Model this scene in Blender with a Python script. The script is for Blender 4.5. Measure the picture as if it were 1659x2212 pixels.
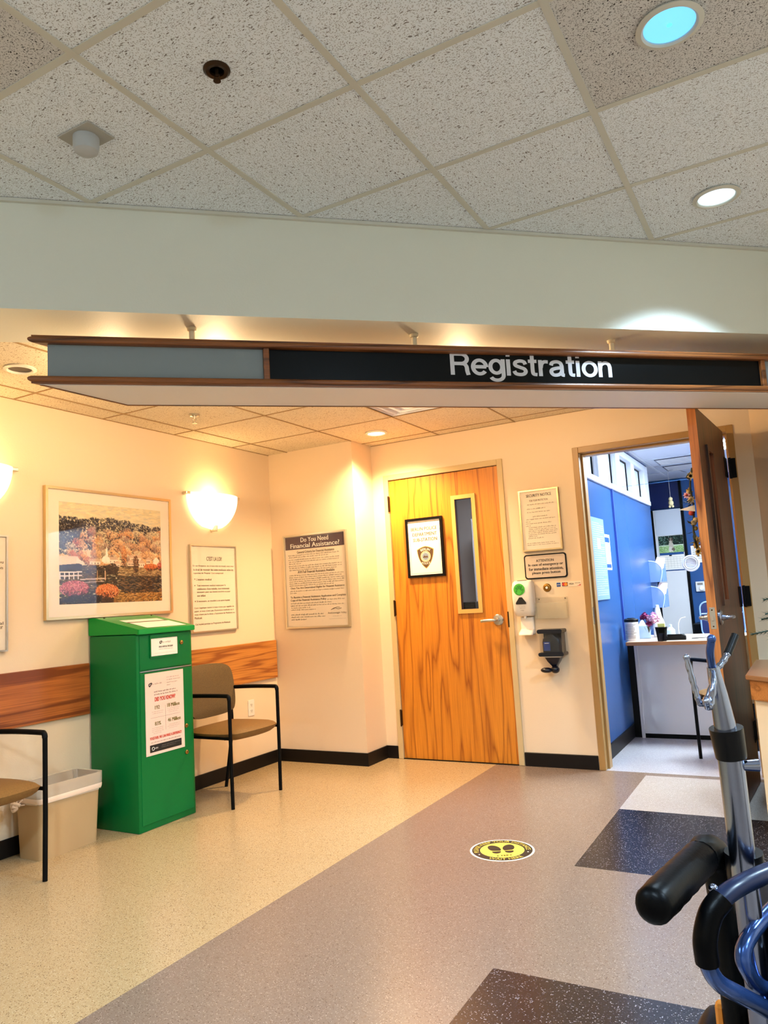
import bpy, bmesh, math, random
import numpy as np
from mathutils import Vector, Matrix

for o in list(bpy.data.objects):
    bpy.data.objects.remove(o)
SC = bpy.context.scene
COL = SC.collection
R = math.radians
random.seed(7)

# ------------------------------------------------------------------ camera, world, exposure, large lights
F_PX = 1621.1
cam_data = bpy.data.cameras.new('camera')
cam_data.sensor_fit = 'VERTICAL'
cam_data.sensor_height = 24.0
cam_data.lens = F_PX / 2212.0 * 24.0
cam_data.clip_start = 0.02
camera = bpy.data.objects.new('camera', cam_data)
COL.objects.link(camera)
CAM = Vector((3.7397, -5.1657, 1.2101))
YAW, PITCH, ROLL = 0.5039, 0.1152, -0.0578
fw = Vector((-math.sin(YAW) * math.cos(PITCH), math.cos(YAW) * math.cos(PITCH), math.sin(PITCH)))
r0 = Vector((math.cos(YAW), math.sin(YAW), 0))
u0 = r0.cross(fw)
rt = math.cos(ROLL) * r0 + math.sin(ROLL) * u0
up = -math.sin(ROLL) * r0 + math.cos(ROLL) * u0
camera.matrix_world = Matrix(((rt.x, up.x, -fw.x, CAM.x), (rt.y, up.y, -fw.y, CAM.y), (rt.z, up.z, -fw.z, CAM.z), (0, 0, 0, 1)))
SC.camera = camera

SC.view_settings.view_transform = 'Standard'
SC.view_settings.look = 'None'
SC.view_settings.gamma = 1.0
SC.view_settings.use_curve_mapping = False
SC.view_settings.exposure = 1.92

SC.cycles.max_bounces = 7
SC.cycles.diffuse_bounces = 4
SC.cycles.glossy_bounces = 3
SC.cycles.transmission_bounces = 4
SC.cycles.transparent_max_bounces = 12
SC.cycles.caustics_reflective = False
SC.cycles.caustics_refractive = False
SC.cycles.use_adaptive_sampling = True
SC.cycles.adaptive_threshold = 0.08
SC.cycles.use_denoising = True
world = bpy.data.worlds.new('world')
SC.world = world
world.use_nodes = True
world.node_tree.nodes['Background'].inputs[0].default_value = (0.75, 0.8, 0.9, 1)
world.node_tree.nodes['Background'].inputs[1].default_value = 0.05

# warm and cool lamp strengths, used by the lamps' own builders below
WARM = (1.0, 0.66, 0.29)
WARM_WHITE = (1.0, 0.69, 0.37)
COOL = (0.58, 0.80, 1.0)
W_SCONCE = 0.8
W_REAR_SPOT = 66.0
W_DOME = 7.8
W_FRONT_SPOT = 50.0
W_FRONT_BEHIND = 95.0
W_FRONT_DOME = 12.0
E_OFFICE = 20.0


def s2l(v):
    v = v / 255.0
    return v / 12.92 if v <= 0.04045 else ((v + 0.055) / 1.055) ** 2.4


def rgb(r, g, b):
    return (s2l(r), s2l(g), s2l(b), 1.0)


# ------------------------------------------------------------------ material helpers
def new_mat(name):
    m = bpy.data.materials.new(name)
    m.use_nodes = True
    nt = m.node_tree
    b = nt.nodes['Principled BSDF']
    return m, nt, b


def mat(name, col, rough=0.5, metal=0.0, spec=0.5, bump=0.0, bump_scale=80.0, coat=0.0, trans=0.0, alpha=1.0, vary=0.0, vscale=6.0):
    m, nt, b = new_mat(name)
    b.inputs['Base Color'].default_value = col
    b.inputs['Roughness'].default_value = rough
    b.inputs['Metallic'].default_value = metal
    b.inputs['Specular IOR Level'].default_value = spec
    b.inputs['Coat Weight'].default_value = coat
    b.inputs['Transmission Weight'].default_value = trans
    b.inputs['Alpha'].default_value = alpha
    tc = nt.nodes.new('ShaderNodeTexCoord')
    if vary > 0:
        n = nt.nodes.new('ShaderNodeTexNoise')
        n.inputs['Scale'].default_value = vscale
        n.inputs['Detail'].default_value = 4.0
        nt.links.new(tc.outputs['Object'], n.inputs['Vector'])
        mx = nt.nodes.new('ShaderNodeMix')
        mx.data_type = 'RGBA'
        mx.inputs['A'].default_value = tuple(c * (1 - vary) for c in col[:3]) + (1,)
        mx.inputs['B'].default_value = tuple(min(1, c * (1 + vary)) for c in col[:3]) + (1,)
        nt.links.new(n.outputs['Fac'], mx.inputs['Factor'])
        nt.links.new(mx.outputs['Result'], b.inputs['Base Color'])
    if bump > 0:
        n = nt.nodes.new('ShaderNodeTexNoise')
        n.inputs['Scale'].default_value = bump_scale
        n.inputs['Detail'].default_value = 5.0
        nt.links.new(tc.outputs['Object'], n.inputs['Vector'])
        bp = nt.nodes.new('ShaderNodeBump')
        bp.inputs['Strength'].default_value = bump
        bp.inputs['Distance'].default_value = 0.004
        nt.links.new(n.outputs['Fac'], bp.inputs['Height'])
        nt.links.new(bp.outputs['Normal'], b.inputs['Normal'])
    return m


def wood(name, light, dark, grain='Z', rough=0.35, scale=1.0, contrast=1.0, fig=1.0):
    """flat-cut veneer: cathedral figure from a distorted wave plus fine pores along the grain"""
    m, nt, b = new_mat(name)
    N, L = nt.nodes, nt.links
    tc = N.new('ShaderNodeTexCoord')
    mp = N.new('ShaderNodeMapping')
    st = {'X': (0.07, 1, 1), 'Y': (1, 0.07, 1), 'Z': (1, 1, 0.07)}[grain]
    mp.inputs['Scale'].default_value = tuple(s * scale for s in st)
    L.new(tc.outputs['Object'], mp.inputs['Vector'])
    n1 = N.new('ShaderNodeTexNoise')
    n1.inputs['Scale'].default_value = 4.5 * fig
    n1.inputs['Detail'].default_value = 2.0
    L.new(mp.outputs['Vector'], n1.inputs['Vector'])
    mul = N.new('ShaderNodeMath'); mul.operation = 'MULTIPLY'; mul.inputs[1].default_value = 15.0
    L.new(n1.outputs['Fac'], mul.inputs[0])
    fr = N.new('ShaderNodeMath'); fr.operation = 'PINGPONG'; fr.inputs[1].default_value = 1.0
    L.new(mul.outputs[0], fr.inputs[0])
    mp2 = N.new('ShaderNodeMapping')
    mp2.inputs['Scale'].default_value = tuple(s * scale * k for s, k in zip(st, {'X': (.25, 1, 1), 'Y': (1, .25, 1), 'Z': (1, 1, .25)}[grain]))
    L.new(tc.outputs['Object'], mp2.inputs['Vector'])
    n2 = N.new('ShaderNodeTexNoise')
    n2.inputs['Scale'].default_value = 130.0
    n2.inputs['Detail'].default_value = 3.0
    L.new(mp2.outputs['Vector'], n2.inputs['Vector'])
    n3 = N.new('ShaderNodeTexNoise')
    n3.inputs['Scale'].default_value = 2.0
    L.new(mp.outputs['Vector'], n3.inputs['Vector'])
    pw = N.new('ShaderNodeMath'); pw.operation = 'POWER'; pw.inputs[1].default_value = 3.2
    L.new(fr.outputs[0], pw.inputs[0])
    a1 = N.new('ShaderNodeMath'); a1.operation = 'MULTIPLY_ADD'
    a1.inputs[1].default_value = 0.46
    L.new(pw.outputs[0], a1.inputs[0])
    a2 = N.new('ShaderNodeMath'); a2.operation = 'MULTIPLY_ADD'
    a2.inputs[1].default_value = 0.75
    L.new(n2.outputs['Fac'], a2.inputs[0])
    a2.inputs[2].default_value = -0.18
    L.new(a2.outputs[0], a1.inputs[2])
    a3 = N.new('ShaderNodeMath'); a3.operation = 'MULTIPLY_ADD'
    a3.inputs[1].default_value = 0.28
    L.new(n3.outputs['Fac'], a3.inputs[0])
    L.new(a1.outputs[0], a3.inputs[2])
    cr = N.new('ShaderNodeValToRGB')
    cr.color_ramp.elements[0].position = 0.24
    cr.color_ramp.elements[0].color = light
    cr.color_ramp.elements[1].position = min(1.0, 0.24 + 0.62 / contrast)
    cr.color_ramp.elements[1].color = dark
    L.new(a3.outputs[0], cr.inputs['Fac'])
    L.new(cr.outputs['Color'], b.inputs['Base Color'])
    b.inputs['Roughness'].default_value = rough
    bp = N.new('ShaderNodeBump'); bp.inputs['Strength'].default_value = 0.08; bp.inputs['Distance'].default_value = 0.002
    L.new(n2.outputs['Fac'], bp.inputs['Height'])
    L.new(bp.outputs['Normal'], b.inputs['Normal'])
    return m


def speckle(name, base, flecks, rough=0.22, scale=230.0, amount=0.3):
    """sheet vinyl with chips: one voronoi layer for each fleck colour"""
    m, nt, b = new_mat(name)
    N, L = nt.nodes, nt.links
    tc = N.new('ShaderNodeTexCoord')
    geo = N.new('ShaderNodeNewGeometry')
    nz = N.new('ShaderNodeTexNoise'); nz.inputs['Scale'].default_value = 1.6; nz.inputs['Detail'].default_value = 5.0
    L.new(geo.outputs['Position'], nz.inputs['Vector'])
    mx = N.new('ShaderNodeMix'); mx.data_type = 'RGBA'
    mx.inputs['A'].default_value = tuple(c * 0.93 for c in base[:3]) + (1,)
    mx.inputs['B'].default_value = tuple(min(1, c * 1.06) for c in base[:3]) + (1,)
    L.new(nz.outputs['Fac'], mx.inputs['Factor'])
    cur = mx.outputs['Result']
    for k, (fc, am, sc) in enumerate(flecks):
        mp = N.new('ShaderNodeMapping')
        mp.inputs['Location'].default_value = (13.7 * k, 5.1 * k, 2.3 * k)
        mp.inputs['Scale'].default_value = (1, 1.0, 1)
        L.new(geo.outputs['Position'], mp.inputs['Vector'])
        nd = N.new('ShaderNodeTexNoise'); nd.inputs['Scale'].default_value = scale * sc * 1.2
        L.new(mp.outputs['Vector'], nd.inputs['Vector'])
        vo = N.new('ShaderNodeTexVoronoi'); vo.inputs['Scale'].default_value = scale * sc
        add = N.new('ShaderNodeMix'); add.data_type = 'VECTOR'; add.inputs['Factor'].default_value = 0.004
        L.new(mp.outputs['Vector'], add.inputs['A']); L.new(nd.outputs['Color'], add.inputs['B'])
        L.new(add.outputs['Result'], vo.inputs['Vector'])
        sp = N.new('ShaderNodeSeparateColor')
        L.new(vo.outputs['Color'], sp.inputs['Color'])
        lt = N.new('ShaderNodeMath'); lt.operation = 'LESS_THAN'; lt.inputs[1].default_value = am
        L.new(sp.outputs['Red'], lt.inputs[0])
        l2 = N.new('ShaderNodeMath'); l2.operation = 'LESS_THAN'; l2.inputs[1].default_value = 0.42
        L.new(vo.outputs['Distance'], l2.inputs[0])
        ml = N.new('ShaderNodeMath'); ml.operation = 'MULTIPLY'
        L.new(lt.outputs[0], ml.inputs[0]); L.new(l2.outputs[0], ml.inputs[1])
        m2 = N.new('ShaderNodeMix'); m2.data_type = 'RGBA'
        m2.inputs['B'].default_value = fc
        L.new(cur, m2.inputs['A']); L.new(ml.outputs[0], m2.inputs['Factor'])
        cur = m2.outputs['Result']
    L.new(cur, b.inputs['Base Color'])
    b.inputs['Roughness'].default_value = rough
    b.inputs['Specular IOR Level'].default_value = 0.4
    bp = N.new('ShaderNodeBump'); bp.inputs['Strength'].default_value = 0.06; bp.inputs['Distance'].default_value = 0.002
    n4 = N.new('ShaderNodeTexNoise'); n4.inputs['Scale'].default_value = 260.0
    L.new(geo.outputs['Position'], n4.inputs['Vector'])
    L.new(n4.outputs['Fac'], bp.inputs['Height']); L.new(bp.outputs['Normal'], b.inputs['Normal'])
    return m


def acoustic(name, base, hole, axis='X', pin=False, dens=1.0, glow=0.0):
    """mineral-fibre ceiling tile: worm-shaped fissures along one axis plus pin holes"""
    m, nt, b = new_mat(name)
    N, L = nt.nodes, nt.links
    geo = N.new('ShaderNodeNewGeometry')
    wob = N.new('ShaderNodeTexNoise'); wob.inputs['Scale'].default_value = 30.0
    L.new(geo.outputs['Position'], wob.inputs['Vector'])
    av = N.new('ShaderNodeMix'); av.data_type = 'VECTOR'; av.inputs['Factor'].default_value = 0.022
    L.new(geo.outputs['Position'], av.inputs['A']); L.new(wob.outputs['Color'], av.inputs['B'])
    mp = N.new('ShaderNodeMapping')
    mp.inputs['Scale'].default_value = (0.33, 1, 1) if axis == 'X' else (1, 0.33, 1)
    if pin:
        mp.inputs['Scale'].default_value = (0.8, 1, 1)
    L.new(av.outputs['Result'], mp.inputs['Vector'])
    vo = N.new('ShaderNodeTexVoronoi'); vo.inputs['Scale'].default_value = (132.0 if not pin else 126.0) * dens
    L.new(mp.outputs['Vector'], vo.inputs['Vector'])
    sp = N.new('ShaderNodeSeparateColor'); L.new(vo.outputs['Color'], sp.inputs['Color'])
    # radius of each fissure varies with its cell
    rad = N.new('ShaderNodeMapRange')
    rad.inputs['From Min'].default_value = 0.15; rad.inputs['From Max'].default_value = 1.0
    rad.inputs['To Min'].default_value = 0.08; rad.inputs['To Max'].default_value = 0.30
    L.new(sp.outputs['Green'], rad.inputs['Value'])
    lt = N.new('ShaderNodeMath'); lt.operation = 'LESS_THAN'
    L.new(vo.outputs['Distance'], lt.inputs[0]); L.new(rad.outputs['Result'], lt.inputs[1])
    v2 = N.new('ShaderNodeTexVoronoi'); v2.inputs['Scale'].default_value = 190.0 * dens
    L.new(av.outputs['Result'], v2.inputs['Vector'])
    l2 = N.new('ShaderNodeMath'); l2.operation = 'LESS_THAN'; l2.inputs[1].default_value = 0.36
    L.new(v2.outputs['Distance'], l2.inputs[0])
    l2m = N.new('ShaderNodeMath'); l2m.operation = 'MULTIPLY'; l2m.inputs[1].default_value = 0.55
    L.new(l2.outputs[0], l2m.inputs[0])
    mxx = N.new('ShaderNodeMath'); mxx.operation = 'MAXIMUM'
    L.new(lt.outputs[0], mxx.inputs[0]); L.new(l2m.outputs[0], mxx.inputs[1])
    mx = N.new('ShaderNodeMix'); mx.data_type = 'RGBA'
    mx.inputs['A'].default_value = base; mx.inputs['B'].default_value = hole
    L.new(mxx.outputs[0], mx.inputs['Factor'])
    L.new(mx.outputs['Result'], b.inputs['Base Color'])
    b.inputs['Roughness'].default_value = 0.9
    b.inputs['Specular IOR Level'].default_value = 0.1
    bp = N.new('ShaderNodeBump'); bp.invert = True; bp.inputs['Strength'].default_value = 0.5; bp.inputs['Distance'].default_value = 0.004
    L.new(mxx.outputs[0], bp.inputs['Height']); L.new(bp.outputs['Normal'], b.inputs['Normal'])
    return m


def emis(name, col, strength, base=(0.8, 0.8, 0.8, 1)):
    m, nt, b = new_mat(name)
    b.inputs['Base Color'].default_value = base
    b.inputs['Emission Color'].default_value = col
    b.inputs['Emission Strength'].default_value = strength
    b.inputs['Roughness'].default_value = 0.4
    return m


def clear(name, tint=(1, 1, 1, 1), refl=1.0, haze=0.0, hazecol=(1, 1, 1, 1)):
    """thin clear sheet: transparent with a fresnel reflection, optionally milky"""
    m, nt, b = new_mat(name)
    N, L = nt.nodes, nt.links
    tr = N.new('ShaderNodeBsdfTransparent'); tr.inputs['Color'].default_value = tint
    gl = N.new('ShaderNodeBsdfGlossy'); gl.inputs['Roughness'].default_value = 0.03
    lw = N.new('ShaderNodeLayerWeight'); lw.inputs['Blend'].default_value = 0.5
    pw = N.new('ShaderNodeMath'); pw.operation = 'POWER'; pw.inputs[1].default_value = 4.0
    L.new(lw.outputs['Facing'], pw.inputs[0])
    ma = N.new('ShaderNodeMath'); ma.operation = 'MULTIPLY_ADD'; ma.inputs[1].default_value = 0.9; ma.inputs[2].default_value = 0.04
    L.new(pw.outputs[0], ma.inputs[0])
    geo = N.new('ShaderNodeNewGeometry')
    inv = N.new('ShaderNodeMath'); inv.operation = 'SUBTRACT'; inv.inputs[0].default_value = refl
    L.new(geo.outputs['Backfacing'], inv.inputs[1])
    inv.use_clamp = True
    mu = N.new('ShaderNodeMath'); mu.operation = 'MULTIPLY'
    L.new(ma.outputs[0], mu.inputs[0]); L.new(inv.outputs[0], mu.inputs[1])
    ms = N.new('ShaderNodeMixShader')
    L.new(mu.outputs[0], ms.inputs[0]); L.new(tr.outputs[0], ms.inputs[1]); L.new(gl.outputs[0], ms.inputs[2])
    last = ms
    if haze > 0:
        df = N.new('ShaderNodeBsdfDiffuse'); df.inputs['Color'].default_value = hazecol
        m2 = N.new('ShaderNodeMixShader'); m2.inputs[0].default_value = haze
        L.new(ms.outputs[0], m2.inputs[1]); L.new(df.outputs[0], m2.inputs[2])
        last = m2
    L.new(last.outputs[0], N['Material Output'].inputs['Surface'])
    return m


def print_mat(name, rough=0.5):
    """flat printed picture: colour comes from the mesh's own colour attribute"""
    m, nt, b = new_mat(name)
    a = nt.nodes.new('ShaderNodeAttribute'); a.attribute_name = 'print'
    nt.links.new(a.outputs['Color'], b.inputs['Base Color'])
    b.inputs['Roughness'].default_value = rough
    b.inputs['Specular IOR Level'].default_value = 0.2
    return m


M = {}
M['wall'] = mat('cream_wall_paint', rgb(234, 210, 178), 0.55, bump=0.12, bump_scale=140)
M['wall_front'] = mat('header_wall_paint', rgb(216, 218, 206), 0.6, bump=0.12, bump_scale=140)
M['soffit'] = mat('soffit_paint', rgb(230, 214, 180), 0.6)
M['tile_x'] = acoustic('acoustic_tile_fissured', rgb(230, 238, 246), rgb(128, 126, 126), 'X')
M['tile_y'] = acoustic('acoustic_tile_fissured_turned', rgb(230, 238, 246), rgb(128, 126, 126), 'Y')
M['tile_pin'] = acoustic('acoustic_tile_pinhole', rgb(208, 208, 208), rgb(66, 62, 62), 'X', pin=True)
M['tile_rear'] = acoustic('acoustic_tile_cream', rgb(236, 224, 198), rgb(176, 150, 110), 'X', dens=0.9)
M['tbar'] = mat('ceiling_grid_enamel', rgb(200, 200, 190), 0.45)
M['tbar_rear_shade'] = mat('ceiling_grid_shadow_brown', rgb(158, 126, 80), 0.45)  # tee colour darkened to carry the shadow lines beside the tees
M['dark_void'] = mat('dark_plenum', rgb(20, 18, 16), 0.9)
M['vinyl_light'] = speckle('vinyl_cream', rgb(176, 152, 114), [(rgb(112, 88, 60), 0.08, 0.8), (rgb(200, 182, 148), 0.25, 1.2), (rgb(140, 112, 76), 0.2, 0.9)])
M['vinyl_tan'] = speckle('vinyl_tan', rgb(130, 112, 99), [(rgb(88, 72, 62), 0.09, 0.9), (rgb(166, 150, 138), 0.16, 1.1), (rgb(116, 96, 82), 0.25, 0.9)])
M['vinyl_dark'] = speckle('vinyl_charcoal', rgb(34, 30, 32), [(rgb(150, 144, 148), 0.12, 1.0), (rgb(18, 15, 17), 0.25, 1.1), (rgb(62, 56, 60), 0.2, 0.9)])
M['vinyl_white'] = speckle('vinyl_white', rgb(176, 166, 159), [(rgb(150, 135, 126), 0.18, 1.0), (rgb(212, 204, 198), 0.2, 1.1)])
M['vinyl_office'] = speckle('vinyl_office_grey', rgb(188, 182, 186), [(rgb(150, 144, 150), 0.2, 1.0), (rgb(222, 218, 222), 0.2, 1.1)])
M['base'] = mat('black_rubber_base', rgb(22, 17, 14), 0.45, spec=0.2)
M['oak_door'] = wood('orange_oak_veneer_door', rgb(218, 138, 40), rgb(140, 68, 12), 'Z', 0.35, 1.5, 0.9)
M['oak_shaded'] = wood('oak_veneer_shaded', rgb(92, 48, 21), rgb(44, 22, 9), 'Z', 0.4, 1.0, 1.1)  # shade on the open leaf is put into this darker oak
M['oak_rail_l'] = wood('oak_rail_red', rgb(190, 108, 48), rgb(124, 60, 24), 'X', 0.4, 1.2, 1.7)
M['oak_rail_r'] = wood('oak_rail_golden', rgb(206, 136, 60), rgb(148, 82, 30), 'X', 0.4, 1.2, 1.5, 1.8)
M['oak_sign'] = wood('oak_sign_moulding', rgb(142, 84, 40), rgb(78, 42, 18), 'X', 0.35, 1.5, 1.2)
M['oak_counter'] = wood('oak_counter_edge', rgb(196, 128, 66), rgb(140, 82, 36), 'X', 0.35, 1.5, 1.1)
M['frame_tan'] = mat('tan_door_frame_enamel', rgb(206, 180, 132), 0.4, bump=0.05, bump_scale=60)
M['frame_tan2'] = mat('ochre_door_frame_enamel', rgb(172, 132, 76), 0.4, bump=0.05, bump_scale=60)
M['vis_frame'] = mat('gold_vision_frame_enamel', rgb(214, 170, 96), 0.4)
M['steel'] = mat('satin_steel', rgb(200, 196, 188), 0.28, 1.0)
M['chrome'] = mat('chrome', rgb(150, 162, 190), 0.16, 1.0)
M['brass'] = mat('aged_brass', rgb(176, 132, 62), 0.3, 1.0)
M['black_metal'] = mat('black_powder_coat', rgb(6, 6, 6), 0.45, spec=0.12)
M['black_plastic'] = mat('black_plastic', rgb(6, 6, 7), 0.35, spec=0.25)
M['black_foam'] = mat('black_rubber_grip', rgb(3, 3, 4), 0.36, spec=0.08, bump=0.05, bump_scale=300)
M['blue_tube'] = mat('blue_grey_painted_tube', rgb(48, 76, 132), 0.22, 0.6, coat=0.3)
M['gold_frame'] = mat('champagne_metal_frame', rgb(224, 198, 146), 0.28, 0.9)
M['silver_frame'] = mat('silver_metal_frame', rgb(214, 204, 184), 0.28, 0.9)
M['mat_board'] = mat('cream_mat_board', rgb(244, 226, 204), 0.8)
M['paper'] = mat('white_paper', rgb(246, 238, 228), 0.7)
M['paper_warm'] = mat('cream_paper', rgb(242, 226, 204), 0.6)
M['paper_pink'] = mat('pale_pink_paper', rgb(238, 206, 190), 0.6)
M['ink_black'] = mat('black_ink', rgb(26, 22, 20), 0.7)
M['ink_brown'] = mat('faded_brown_ink', rgb(96, 76, 54), 0.7)
M['ink_olive'] = mat('olive_ink', rgb(112, 104, 40), 0.7)
M['ink_red'] = mat('red_ink', rgb(206, 60, 36), 0.7)
M['ink_grey'] = mat('grey_ink', rgb(140, 130, 122), 0.7)
M['ink_purple'] = mat('dark_violet_band', rgb(86, 66, 78), 0.25)
M['ink_white'] = mat('white_ink', rgb(240, 236, 230), 0.6)
M['ink_gold'] = mat('gold_ink', rgb(206, 160, 84), 0.5)
M['badge_brown'] = mat('brown_badge_print', rgb(84, 60, 36), 0.5)
M['badge_text'] = mat('olive_gold_sign_lettering', rgb(104, 92, 56), 0.4, 0.3)
M['badge_blue'] = mat('grey_blue_badge_print', rgb(120, 134, 160), 0.5)
M['green_dark'] = mat('green_powder_coat', rgb(0, 106, 46), 0.38, spec=0.22, bump=0.08, bump_scale=400)
M['green_lid'] = mat('bright_green_powder_coat', rgb(0, 146, 50), 0.36, spec=0.3, bump=0.08, bump_scale=400)
M['fabric_seat'] = mat('tan_vinyl_upholstery', rgb(126, 90, 42), 0.6, bump=0.25, bump_scale=500, vary=0.35, vscale=140.0)
M['fabric_back'] = mat('brown_woven_upholstery', rgb(106, 84, 50), 0.85, bump=0.5, bump_scale=700, vary=0.5, vscale=220.0)
M['bin_tan'] = mat('tan_plastic_bin', rgb(186, 154, 110), 0.5, vary=0.05)
M['liner'] = clear('thin_plastic_liner', (1, 0.98, 0.95, 1), 0.6, 0.42, rgb(236, 224, 206))
M['knot'] = mat('gathered_plastic', rgb(240, 214, 190), 0.4)
M['glass'] = clear('clear_glass')
M['glass_soft'] = clear('picture_glass', refl=0.8)
M['acrylic'] = clear('clear_acrylic', (0.98, 0.98, 0.96, 1), 1.0, 0.10, rgb(236, 226, 206))
M['white_plastic'] = mat('white_plastic', rgb(236, 228, 216), 0.35)
M['white_paint'] = mat('white_paint', rgb(236, 236, 240), 0.45)
M['green_sticker'] = mat('green_sticker', rgb(74, 190, 60), 0.5)
M['green_line'] = mat('dark_green_line', rgb(16, 100, 30), 0.6)
M['smoked'] = mat('smoked_window', rgb(30, 22, 16), 0.15)
M['navy'] = mat('navy_plastic', rgb(4, 8, 26), 0.25)
M['navy_mid'] = mat('blue_gel', rgb(16, 46, 120), 0.2)
M['sign_grey'] = mat('grey_sign_panel', rgb(128, 138, 142), 0.5, bump=0.1, bump_scale=300)
M['sign_black'] = mat('gloss_black_sign', rgb(2, 4, 5), 0.3, spec=0.18)
M['sign_white'] = mat('sign_underside_white', rgb(232, 228, 226), 0.6)
M['sign_text'] = mat('pale_grey_lettering', rgb(214, 214, 222), 0.5)
M['attn_panel'] = mat('grey_engraved_plate', rgb(206, 186, 166), 0.5)
M['blue_wall'] = mat('blue_wall_panel', rgb(46, 84, 140), 0.26, spec=0.4)
M['office_white'] = mat('office_white_paint', rgb(206, 210, 220), 0.5)
M['office_ceiling'] = mat('office_ceiling_tile', rgb(196, 200, 214), 0.8)
M['office_grey'] = mat('office_grey_laminate', rgb(224, 221, 222), 0.45, vary=0.03)
M['desk_top'] = mat('beige_laminate_top', rgb(214, 184, 160), 0.4)
M['desk_edge'] = mat('tan_desk_edge', rgb(184, 128, 84), 0.45)
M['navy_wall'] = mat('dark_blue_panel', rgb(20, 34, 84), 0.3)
M['yellow'] = mat('floor_sticker_yellow', rgb(234, 208, 84), 0.45)
M['sticker_black'] = mat('floor_sticker_black', rgb(22, 22, 18), 0.45)
M['sticker_white'] = mat('floor_sticker_border', rgb(244, 226, 204), 0.5)
M['pine'] = mat('dark_green_needles', rgb(14, 44, 30), 0.7)
M['trunk'] = mat('brown_trunk', rgb(60, 40, 26), 0.8)
M['petal_pink'] = mat('pink_petals', rgb(236, 190, 214), 0.7)
M['petal_magenta'] = mat('magenta_petals', rgb(140, 36, 96), 0.7)
M['petal_yellow'] = mat('yellow_petals', rgb(180, 148, 70), 0.7)
M['petal_cream'] = mat('cream_petals', rgb(206, 186, 142), 0.7)
M['petal_red'] = mat('red_berry', rgb(208, 66, 46), 0.4)
M['leaf'] = mat('dark_leaf', rgb(50, 54, 30), 0.7)
M['note_yellow'] = mat('pale_yellow_notes', rgb(226, 226, 130), 0.7)
M['mesh_blue'] = clear('blue_wire_mesh', (0.8, 0.86, 1, 1), 0.5, 0.45, rgb(140, 168, 214))
M['cyl_grey'] = mat('grey_gas_cylinder', rgb(150, 144, 136), 0.35, 0.5)
M['room_grey'] = mat('dim_room_grey', rgb(150, 148, 150), 0.6)
M['room_locker'] = mat('dim_locker_grey', rgb(176, 178, 186), 0.5)
M['can_inner'] = mat('dark_can_reflector', rgb(40, 30, 22), 0.4)
M['bronze'] = mat('bronze_sprinkler', rgb(58, 40, 22), 0.35, 0.8)
M['counter_top'] = mat('brown_laminate', rgb(150, 104, 66), 0.3, vary=0.06)
M['cream_panel'] = mat('cream_laminate_panel', rgb(238, 218, 184), 0.5)


# ------------------------------------------------------------------ mesh helpers
def BM():
    return bmesh.new()


def box(bm, lo, hi, bev=0.0, seg=2):
    lo, hi = Vector(lo), Vector(hi)
    c = (lo + hi) / 2
    d = hi - lo
    r = bmesh.ops.create_cube(bm, size=1.0, matrix=Matrix.Translation(c) @ Matrix.Diagonal((d.x, d.y, d.z, 1)))
    if bev > 0:
        vs = r['verts']
        es = list({e for v in vs for e in v.link_edges})
        bmesh.ops.bevel(bm, geom=es, offset=min(bev, min(abs(d.x), abs(d.y), abs(d.z)) * 0.49), segments=seg, profile=0.5, affect='EDGES')
    return bm


def frame_of(d):
    d = d.normalized()
    a = Vector((0, 0, 1)) if abs(d.z) < 0.9 else Vector((1, 0, 0))
    x = d.cross(a).normalized()
    return x, d.cross(x)


def cyl(bm, p0, p1, r0, r1=None, seg=20, cap=True):
    r1 = r0 if r1 is None else r1
    p0, p1 = Vector(p0), Vector(p1)
    x, y = frame_of(p1 - p0)
    A, B = [], []
    for i in range(seg):
        t = 2 * math.pi * i / seg
        q = x * math.cos(t) + y * math.sin(t)
        A.append(bm.verts.new(p0 + q * r0))
        B.append(bm.verts.new(p1 + q * r1))
    for i in range(seg):
        j = (i + 1) % seg
        bm.faces.new((A[i], A[j], B[j], B[i]))
    if cap:
        if r0 > 1e-6: bm.faces.new(A[::-1])
        if r1 > 1e-6: bm.faces.new(B)
    return bm


def smooth_path(pts, n=6):
    """Catmull-Rom through the points"""
    P = [Vector(p) for p in pts]
    if len(P) < 3: return P
    P = [P[0] * 2 - P[1]] + P + [P[-1] * 2 - P[-2]]
    out = []
    for i in range(1, len(P) - 2):
        for k in range(n):
            t = k / n
            a, b, c, d = P[i - 1], P[i], P[i + 1], P[i + 2]
            out.append(0.5 * ((2 * b) + (c - a) * t + (2 * a - 5 * b + 4 * c - d) * t * t + (3 * b - a - 3 * c + d) * t ** 3))
    out.append(P[-2])
    return out


def tube(bm, pts, r, seg=12, radii=None):
    P = [Vector(p) for p in pts]
    n = len(P)
    rings = []
    x = None
    for i in range(n):
        t = (P[min(i + 1, n - 1)] - P[max(i - 1, 0)]).normalized()
        if x is None:
            x, y = frame_of(t)
        else:
            x = (x - t * x.dot(t)).normalized()
            y = t.cross(x)
        rr = r if radii is None else radii[i]
        rings.append([bm.verts.new(P[i] + (x * math.cos(2 * math.pi * k / seg) + y * math.sin(2 * math.pi * k / seg)) * rr) for k in range(seg)])
    for i in range(n - 1):
        for k in range(seg):
            j = (k + 1) % seg
            bm.faces.new((rings[i][k], rings[i][j], rings[i + 1][j], rings[i + 1][k]))
    bm.faces.new(rings[0][::-1])
    bm.faces.new(rings[-1])
    return bm


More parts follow.
